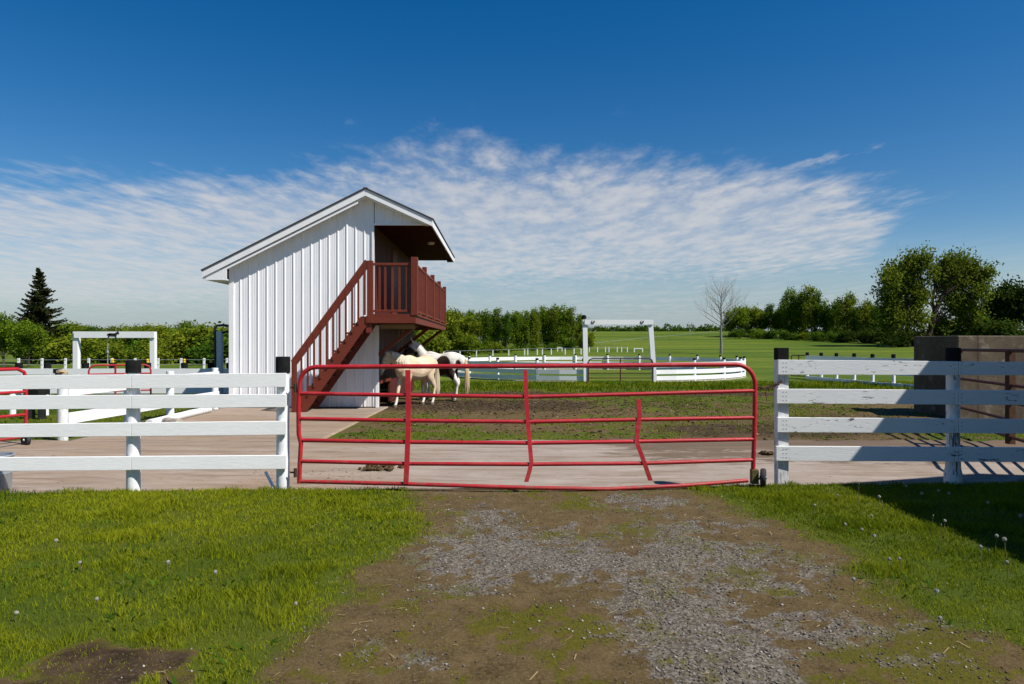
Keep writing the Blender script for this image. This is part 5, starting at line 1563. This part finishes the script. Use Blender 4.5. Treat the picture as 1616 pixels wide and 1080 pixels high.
spruce(62, 421, 58, 'tall dark pointed spruce rising over the left trees')
row([(-42, 500, 50, 'broad', 'leaf_c', 1.1, 'deep green rounded tree'), (6, 497, 49, 'broad', 'leaf_a', 1.05, 'deep green rounded tree'), (45, 512, 47, 'broad', 'leaf_a', 1.0, 'bright green rounded tree before the spruce')],
    'beside the spruce', 'rounded trees by the spruce')
for nme in ():
    pass
it = []; px = 90.0
while px < 372 and len(it) < 17:
    yt = float(np.interp(px, [90, 120, 170, 240, 290, 330, 372], [526, 534, 538, 536, 528, 524, 525])) + wr.uniform(-9, 9)
    lf_ = wr.choice(['leaf_b', 'leaf_b', 'leaf_a', 'leaf_c'])
    it.append((px, yt, 58 + wr.uniform(-5, 7), 'bush', lf_, wr.uniform(.95, 1.5), wr.choice(ADJ[lf_]) + ' rounded bush')); px += wr.uniform(15, 20)
row(it, 'between spruce and white building', 'bushes between the spruce and the building')
it = []; px = 96.0
while px < 400 and len(it) < 20:
    yt = float(np.interp(px, [90, 110, 150, 205, 250, 275, 292, 315, 345, 400], [512, 511, 516, 518, 516, 511, 510, 513, 517, 520])) + wr.uniform(-3, 5)
    lf_ = 'leaf_a' if 262 < px < 318 else wr.choice(['leaf_b', 'leaf_a', 'leaf_c', 'leaf_b'])
    it.append((px, yt, 84 + wr.uniform(-4, 5), wr.choice(['broad', 'broad', 'upright']), lf_, wr.uniform(1.25, 1.55), wr.choice(ADJ[lf_]) + ' full tree')); px += wr.uniform(14, 18)
row(it, 'in the line behind the left arena', 'trees in the line behind the left arena')

# leafless tree
Y = 86.0; x = X_(1138, Y); z0 = gz1(x, Y)
bt_ = root('bare_tree', (x, Y, z0), 'single leafless grey tree standing in the pasture', 'tree')
r = random.Random(9); mb = MB(); pts = [Vector((0, 0, -.2)), Vector((.02, 0, 1.3)), Vector((-.03, 0, 2.8)), Vector((.05, 0, 4.4)), Vector((0, 0, 6.2)), Vector((.1, 0, 8.0))]
mb.tube(pts, [.20, .165, .14, .10, .06, .015], 8)
mb.build('trunk', M['bark_grey'], bt_, True, local=True); mb = MB()
for k in range(26):
    t = .40 + .56 * k / 25; zz_ = 8.0 * t; i = min(int(zz_ / 1.61), 4); a = k * 2.4 + r.uniform(-.4, .4)
    p = Vector((0, 0, zz_)); up_ = .45 + .6 * t
    limbs(mb, p, (math.cos(a), math.sin(a), up_), 2.5 * (1.25 - t) + .55, .045 * (1.3 - t) + .012, 3, r, .5, 3, 4, .25, .6, 3)
mb.build('crown', M['bark_grey'], bt_, False, local=True)

# hedgerow along the crest, too far to count
bl = []
rr = random.Random(3)
for i in range(60):
    px = 905 + i * 4.6; Y = 196 + rr.uniform(-3, 3); x = X_(px, Y); z = gz1(x, Y)
    hh = rr.uniform(.8, 1.9) + (1.4 if i == 32 else 0)
    bl.append((x, Y, z + hh * .45, 1.1, 1.0, hh * .5, 1.0))
V = leaf_cloud(bl, 9000, .34, 420, .35, 8)
tag(link('hedgerow', mesh_np('hedgerow', V[0], V[1], M['leaf_c'], dict(tint=V[2]))), 'low hedge of distant bushes along the crest of the pasture', 'hedge', kind='stuff')

# dandelion clocks
mb = MB(); rr = random.Random(2); core = []
mb.lathe((0, 0, 0), [(.003, -.006), (.006, 0), (.003, .006)], 6)
for k in range(110):
    d = Vector((rr.gauss(0, 1), rr.gauss(0, 1), rr.gauss(0, 1) + .15)).normalized(); t = d.cross(Vector((rr.random(), rr.random(), rr.random() + .1))).normalized(); q = .021
    mb.add([d * .004, d * q + t * .0055, d * q * 1.02 - t * .0055], [(0, 1, 2)])
    u = d.cross(t); mb.add([d * q - u * .005, d * q + u * .005, d * q * 1.03 + t * .004], [(0, 1, 2)])
head_me = bpy.data.meshes.new('seed_head'); head_me.from_pydata([tuple(v) for v in mb.v], [], mb.f); head_me.materials.append(M['clock']); head_me.update()
mb = MB(); mb.tube([(0, 0, -.02), (.006, .002, .4), (0, 0, 1)], [.0028, .0022, .0018], 5)
stem_me = bpy.data.meshes.new('flower_stem'); stem_me.from_pydata([tuple(v) for v in mb.v], [], mb.f); stem_me.materials.append(M['stem']); stem_me.update()


def dandelion(px, py, hh, label, group, hs=1.0, bare=False):
    Y = (H - hh) * F / (py - HY); x = X_(px, Y); z = gz1(x, Y)
    g = root('dandelion', (x, Y, z), label, 'flower', group); g.rotation_euler = (random.uniform(-.12, .12), random.uniform(-.12, .12), random.random() * 6)
    s = link('stem', stem_me, g); s.scale = (1, 1, hh - z)
    hd = link('seed_head', head_me, g); hd.location = (0, 0, hh - z); hd.scale = (hs * .62,) * 3 if not bare else (.2, .2, .45)


ox, oy, k = 1076, 760, 540 / 1616
for (a, b_) in ((628, 112), (892, 162), (850, 225), (915, 255), (772, 200), (1035, 365), (988, 368), (1200, 515), (810, 462), (1222, 645), (735, 66)):
    dandelion(ox + a * k, oy + b_ * k, random.uniform(.055, .10), 'white dandelion clock low in the sunlit grass right of the drive', 'dandelion clocks in the sunlit right grass', random.uniform(.8, 1.05))
for (a, b_) in ((1240, 185), (1212, 40), (1055, 20), (1415, 310), (1535, 382), (1528, 275), (1478, 255), (1455, 100), (1590, 160), (1255, 55), (930, 70), (1125, 55)):
    dandelion(ox + a * k, oy + b_ * k, random.uniform(.09, .18), 'white dandelion clock on a long stem in the shaded grass by the right fence', 'dandelion clocks in the shaded grass', random.uniform(.85, 1.15))
for (a, b_) in ((833, 10), (955, 95), (1176, 158), (1208, 200), (1458, 320)):
    dandelion(ox + a * k, oy + b_ * k, random.uniform(.14, .22), 'thin bare dandelion stalk at the edge of the shadow by the right fence', 'bare dandelion stalks', 1, True)
for (a, b_) in ((262, 280), (382, 383), (795, 380), (1018, 428), (455, 555), (1393, 578), (75, 617)):
    dandelion(a * k, oy + b_ * k, random.uniform(.05, .08), 'small white dandelion clock in the left lawn', 'dandelion clocks in the left lawn', random.uniform(.7, 1.0))

# ------------------------------------------------------------------ the barn beside the drive whose shadow lies over the lawn
SUN = Vector((-.75, .40, -1.0)).normalized()          # the way the light travels
BXE, BYE, BHE, BSL, BHW = 6.15, 6.86, 3.4, .40, 3.6     # eave column, gable edge, eave height, slope, half width
bn = root('barn', (BXE + .35, BYE - .35, 0), 'barn standing right of the drive, its shadow lies over lawn and fence', 'building')
xm = BXE + BHW; zr = BHE + BHW * BSL; x1 = xm + BHW
prof = [(BXE + .35, 0), (x1 - .35, 0), (x1 - .35, BHE + .1), (xm, zr - .1), (BXE + .35, BHE + .1)]
mb = MB(); kk = 5
mb.v = [Vector((a, BYE - .35, c)) for a, c in prof] + [Vector((a, -9, c)) for a, c in prof]
mb.f = [tuple(range(5)), tuple(range(5, 10))] + [(i, (i + 1) % 5, (i + 1) % 5 + 5, i + 5) for i in range(5)]
mb.build('wall', M['red_wood'], bn)
mb = MB()
for (xa_, za_, xb_, zb_) in ((BXE, BHE, xm, zr), (xm, zr, x1, BHE)):
    mb.hexa([(xa_, BYE, za_ - .1), (xb_, BYE, zb_ - .1), (xb_, BYE, zb_), (xa_, BYE, za_)], None, (0, -16.8, 0))
mb.build('roof', M['roof'], bn)
MB().box((BXE + .30, -2, .05), (BXE + .348, 1.2, 2.6)).build('door', M['red_wood_flat'], bn)

# ------------------------------------------------------------------ sky, sun, camera
w = bpy.data.worlds.new('World'); scene.world = w; w.use_nodes = True; nt = w.node_tree
bg = nt.nodes['Background']
sky = N(nt, 'ShaderNodeTexSky', sky_type='NISHITA'); sky.sun_disc = False
elev = math.asin(-SUN.z); az = math.atan2(-SUN.x, -SUN.y)
sky.sun_elevation = elev; sky.sun_rotation = az
sky.altitude = 150; sky.air_density = 1.0; sky.dust_density = .35; sky.ozone_density = 1.6
hs_ = N(nt, 'ShaderNodeHueSaturation'); hs_.inputs['Saturation'].default_value = 1.50; hs_.inputs['Hue'].default_value = .505; hs_.inputs['Value'].default_value = 1.12
gm = N(nt, 'ShaderNodeGamma'); gm.inputs[1].default_value = 1.0
nt.links.new(sky.outputs[0], hs_.inputs['Color']); nt.links.new(hs_.outputs[0], gm.inputs[0])
geo_ = N(nt, 'ShaderNodeTexCoord'); sp = N(nt, 'ShaderNodeSeparateXYZ'); nt.links.new(geo_.outputs['Generated'], sp.inputs[0])
dx, dy, dz = sp.outputs
yy_ = mth(nt, 'MAXIMUM', dy, .02); zz_ = mth(nt, 'MAXIMUM', dz, .02)
a_ = mth(nt, 'DIVIDE', dx, yy_); e_ = mth(nt, 'DIVIDE', dz, yy_)
pxv = mth(nt, 'DIVIDE', dx, zz_); pyv = mth(nt, 'DIVIDE', dy, zz_)


def curve(fac, pts, lo=-1.0, hi=1.0, vmax=.5):
    t = mth(nt, 'DIVIDE', mth(nt, 'SUBTRACT', fac, lo), hi - lo, clamp=True)
    fc = N(nt, 'ShaderNodeFloatCurve'); c = fc.mapping.curves[0]
    P = [((x - lo) / (hi - lo), y / vmax) for x, y in pts]
    c.points[0].location = P[0]; c.points[1].location = P[-1]
    for p in P[1:-1]: c.points.new(*p)
    for p in c.points: p.handle_type = 'AUTO_CLAMPED'
    fc.mapping.update(); nt.links.new(t, fc.inputs['Value'])
    return mth(nt, 'MULTIPLY', fc.outputs[0], vmax)


def px2(pts):
    return [((x - CX) / F, (HY - y) / F) for x, y in pts]


etop = curve(a_, px2([(-260, 285), (0, 272), (200, 282), (400, 262), (500, 245), (600, 236), (690, 218), (760, 224), (850, 242), (1000, 246), (1150, 268), (1300, 275), (1400, 306), (1455, 318), (1480, 335), (1700, 345)]))
ebot = curve(a_, px2([(-260, 490), (400, 486), (800, 452), (1200, 436), (1350, 420), (1400, 372), (1440, 328), (1470, 316), (1500, 316), (1700, 316)]))


def wnoise(sx_, sy_, scale, detail, rough, dist=0.0, off=0.0):
    cb = N(nt, 'ShaderNodeCombineXYZ'); nt.links.new(mth(nt, 'MULTIPLY', pxv, sx_), cb.inputs[0]); nt.links.new(mth(nt, 'MULTIPLY', pyv, sy_), cb.inputs[1]); cb.inputs[2].default_value = off
    n = N(nt, 'ShaderNodeTexNoise'); n.inputs['Scale'].default_value = scale; n.inputs['Detail'].default_value = detail; n.inputs['Roughness'].default_value = rough; n.inputs['Distortion'].default_value = dist
    nt.links.new(cb.outputs[0], n.inputs['Vector']); return n.outputs['Fac']


n1 = wnoise(1, .5, 1.1, 5, .6, .1, 3.1); n2 = wnoise(1, .46, 6.4, 5, .58, .15, 7.7); n3 = wnoise(1, .40, 2.4, 4, .6, .1, 1.3)
edge_w = mth(nt, 'MULTIPLY', mth(nt, 'SUBTRACT', n1, .5), .13)
edge_w = mth(nt, 'ADD', edge_w, mth(nt, 'MULTIPLY', mth(nt, 'SUBTRACT', n2, .5), .10))


def smooth(x, lo, hi):
    mr = N(nt, 'ShaderNodeMapRange', interpolation_type='SMOOTHSTEP')
    nt.links.new(x, mr.inputs[0]); mr.inputs[1].default_value = lo; mr.inputs[2].default_value = hi
    return mr.outputs[0]


topm = smooth(mth(nt, 'ADD', mth(nt, 'SUBTRACT', etop, e_), edge_w), -.02, .060)
botm = smooth(mth(nt, 'ADD', mth(nt, 'SUBTRACT', e_, ebot), mth(nt, 'MULTIPLY', edge_w, .45)), -.025, .035)
tex = mth(nt, 'ADD', mth(nt, 'MULTIPLY', n2, .62), mth(nt, 'MULTIPLY', n3, .42))
texm = smooth(tex, .33, .70)
body = mth(nt, 'MULTIPLY', mth(nt, 'MULTIPLY', topm, botm), mth(nt, 'ADD', mth(nt, 'MULTIPLY', texm, .50), .36))
# the thin trail of small clouds at upper right, and faint veils
tra = curve(a_, [(-.9, 0), (.10, 0), (.28, .255), (.40, .262), (.47, .275), (.54, .287), (.60, .29), (.9, .29)])
trail = mth(nt, 'MULTIPLY', smooth(mth(nt, 'ABSOLUTE', mth(nt, 'SUBTRACT', e_, tra)), .013, .002), smooth(n2, .44, .66))
trail = mth(nt, 'MULTIPLY', trail, mth(nt, 'MULTIPLY', smooth(a_, .30, .36), smooth(a_, .56, .52)))
veil = mth(nt, 'MULTIPLY', smooth(e_, .20, .06), mth(nt, 'ADD', .16, mth(nt, 'MULTIPLY', smooth(n3, .4, .7), .22)))
wisp = mth(nt, 'MULTIPLY', mth(nt, 'MULTIPLY', smooth(n3, .55, .75), smooth(n2, .45, .7)), mth(nt, 'MULTIPLY', mth(nt, 'MULTIPLY', smooth(e_, .26, .29), smooth(e_, .38, .31)), mth(nt, 'MULTIPLY', smooth(a_, -.36, -.22), smooth(a_, .25, .1))))
dens = mth(nt, 'MAXIMUM', mth(nt, 'MAXIMUM', body, mth(nt, 'MULTIPLY', trail, .42)), mth(nt, 'MAXIMUM', veil, mth(nt, 'MULTIPLY', wisp, .5)), clamp=True)
dens = mth(nt, 'MULTIPLY', dens, smooth(dy, .02, .2))
WS = .060
CLOUD = (7.5, 7.5, 7.7)
dens = mth(nt, 'MINIMUM', dens, .9)
low = smooth(e_, .16, .0)
low = mth(nt, 'MULTIPLY', mth(nt, 'MULTIPLY', low, .8), smooth(dy, .02, .2))
base_sky = mixc(nt, low, gm.outputs[0], (2.9, 4.1, 5.2))
col = mixc(nt, dens, base_sky, CLOUD)
nt.links.new(col, bg.inputs[0]); bg.inputs[1].default_value = WS

sl_ = bpy.data.lights.new('sun', 'SUN'); sl_.energy = 4.7; sl_.angle = R(.53); sl_.color = (1.0, .955, .88)
so = bpy.data.objects.new('sun', sl_); COL.objects.link(so); so.rotation_euler = SUN.to_track_quat('-Z', 'Y').to_euler(); so.location = (20, -10, 30)

cam = bpy.data.cameras.new('camera'); cam.sensor_width = 36; cam.lens = 24; cam.shift_y = 5 / 1616; cam.clip_end = 3000; cam.clip_start = .05
co_ = bpy.data.objects.new('camera', cam); COL.objects.link(co_); co_.location = (0, 0, H); co_.rotation_euler = (R(90), 0, 0)
scene.camera = co_
scene.view_settings.view_transform = 'Standard'; scene.view_settings.look = 'None'; scene.view_settings.exposure = 0.5; scene.view_settings.gamma = 1
scene.render.engine = 'CYCLES'
scene.cycles.max_bounces = 6; scene.cycles.transparent_max_bounces = 4; scene.cycles.use_denoising = True
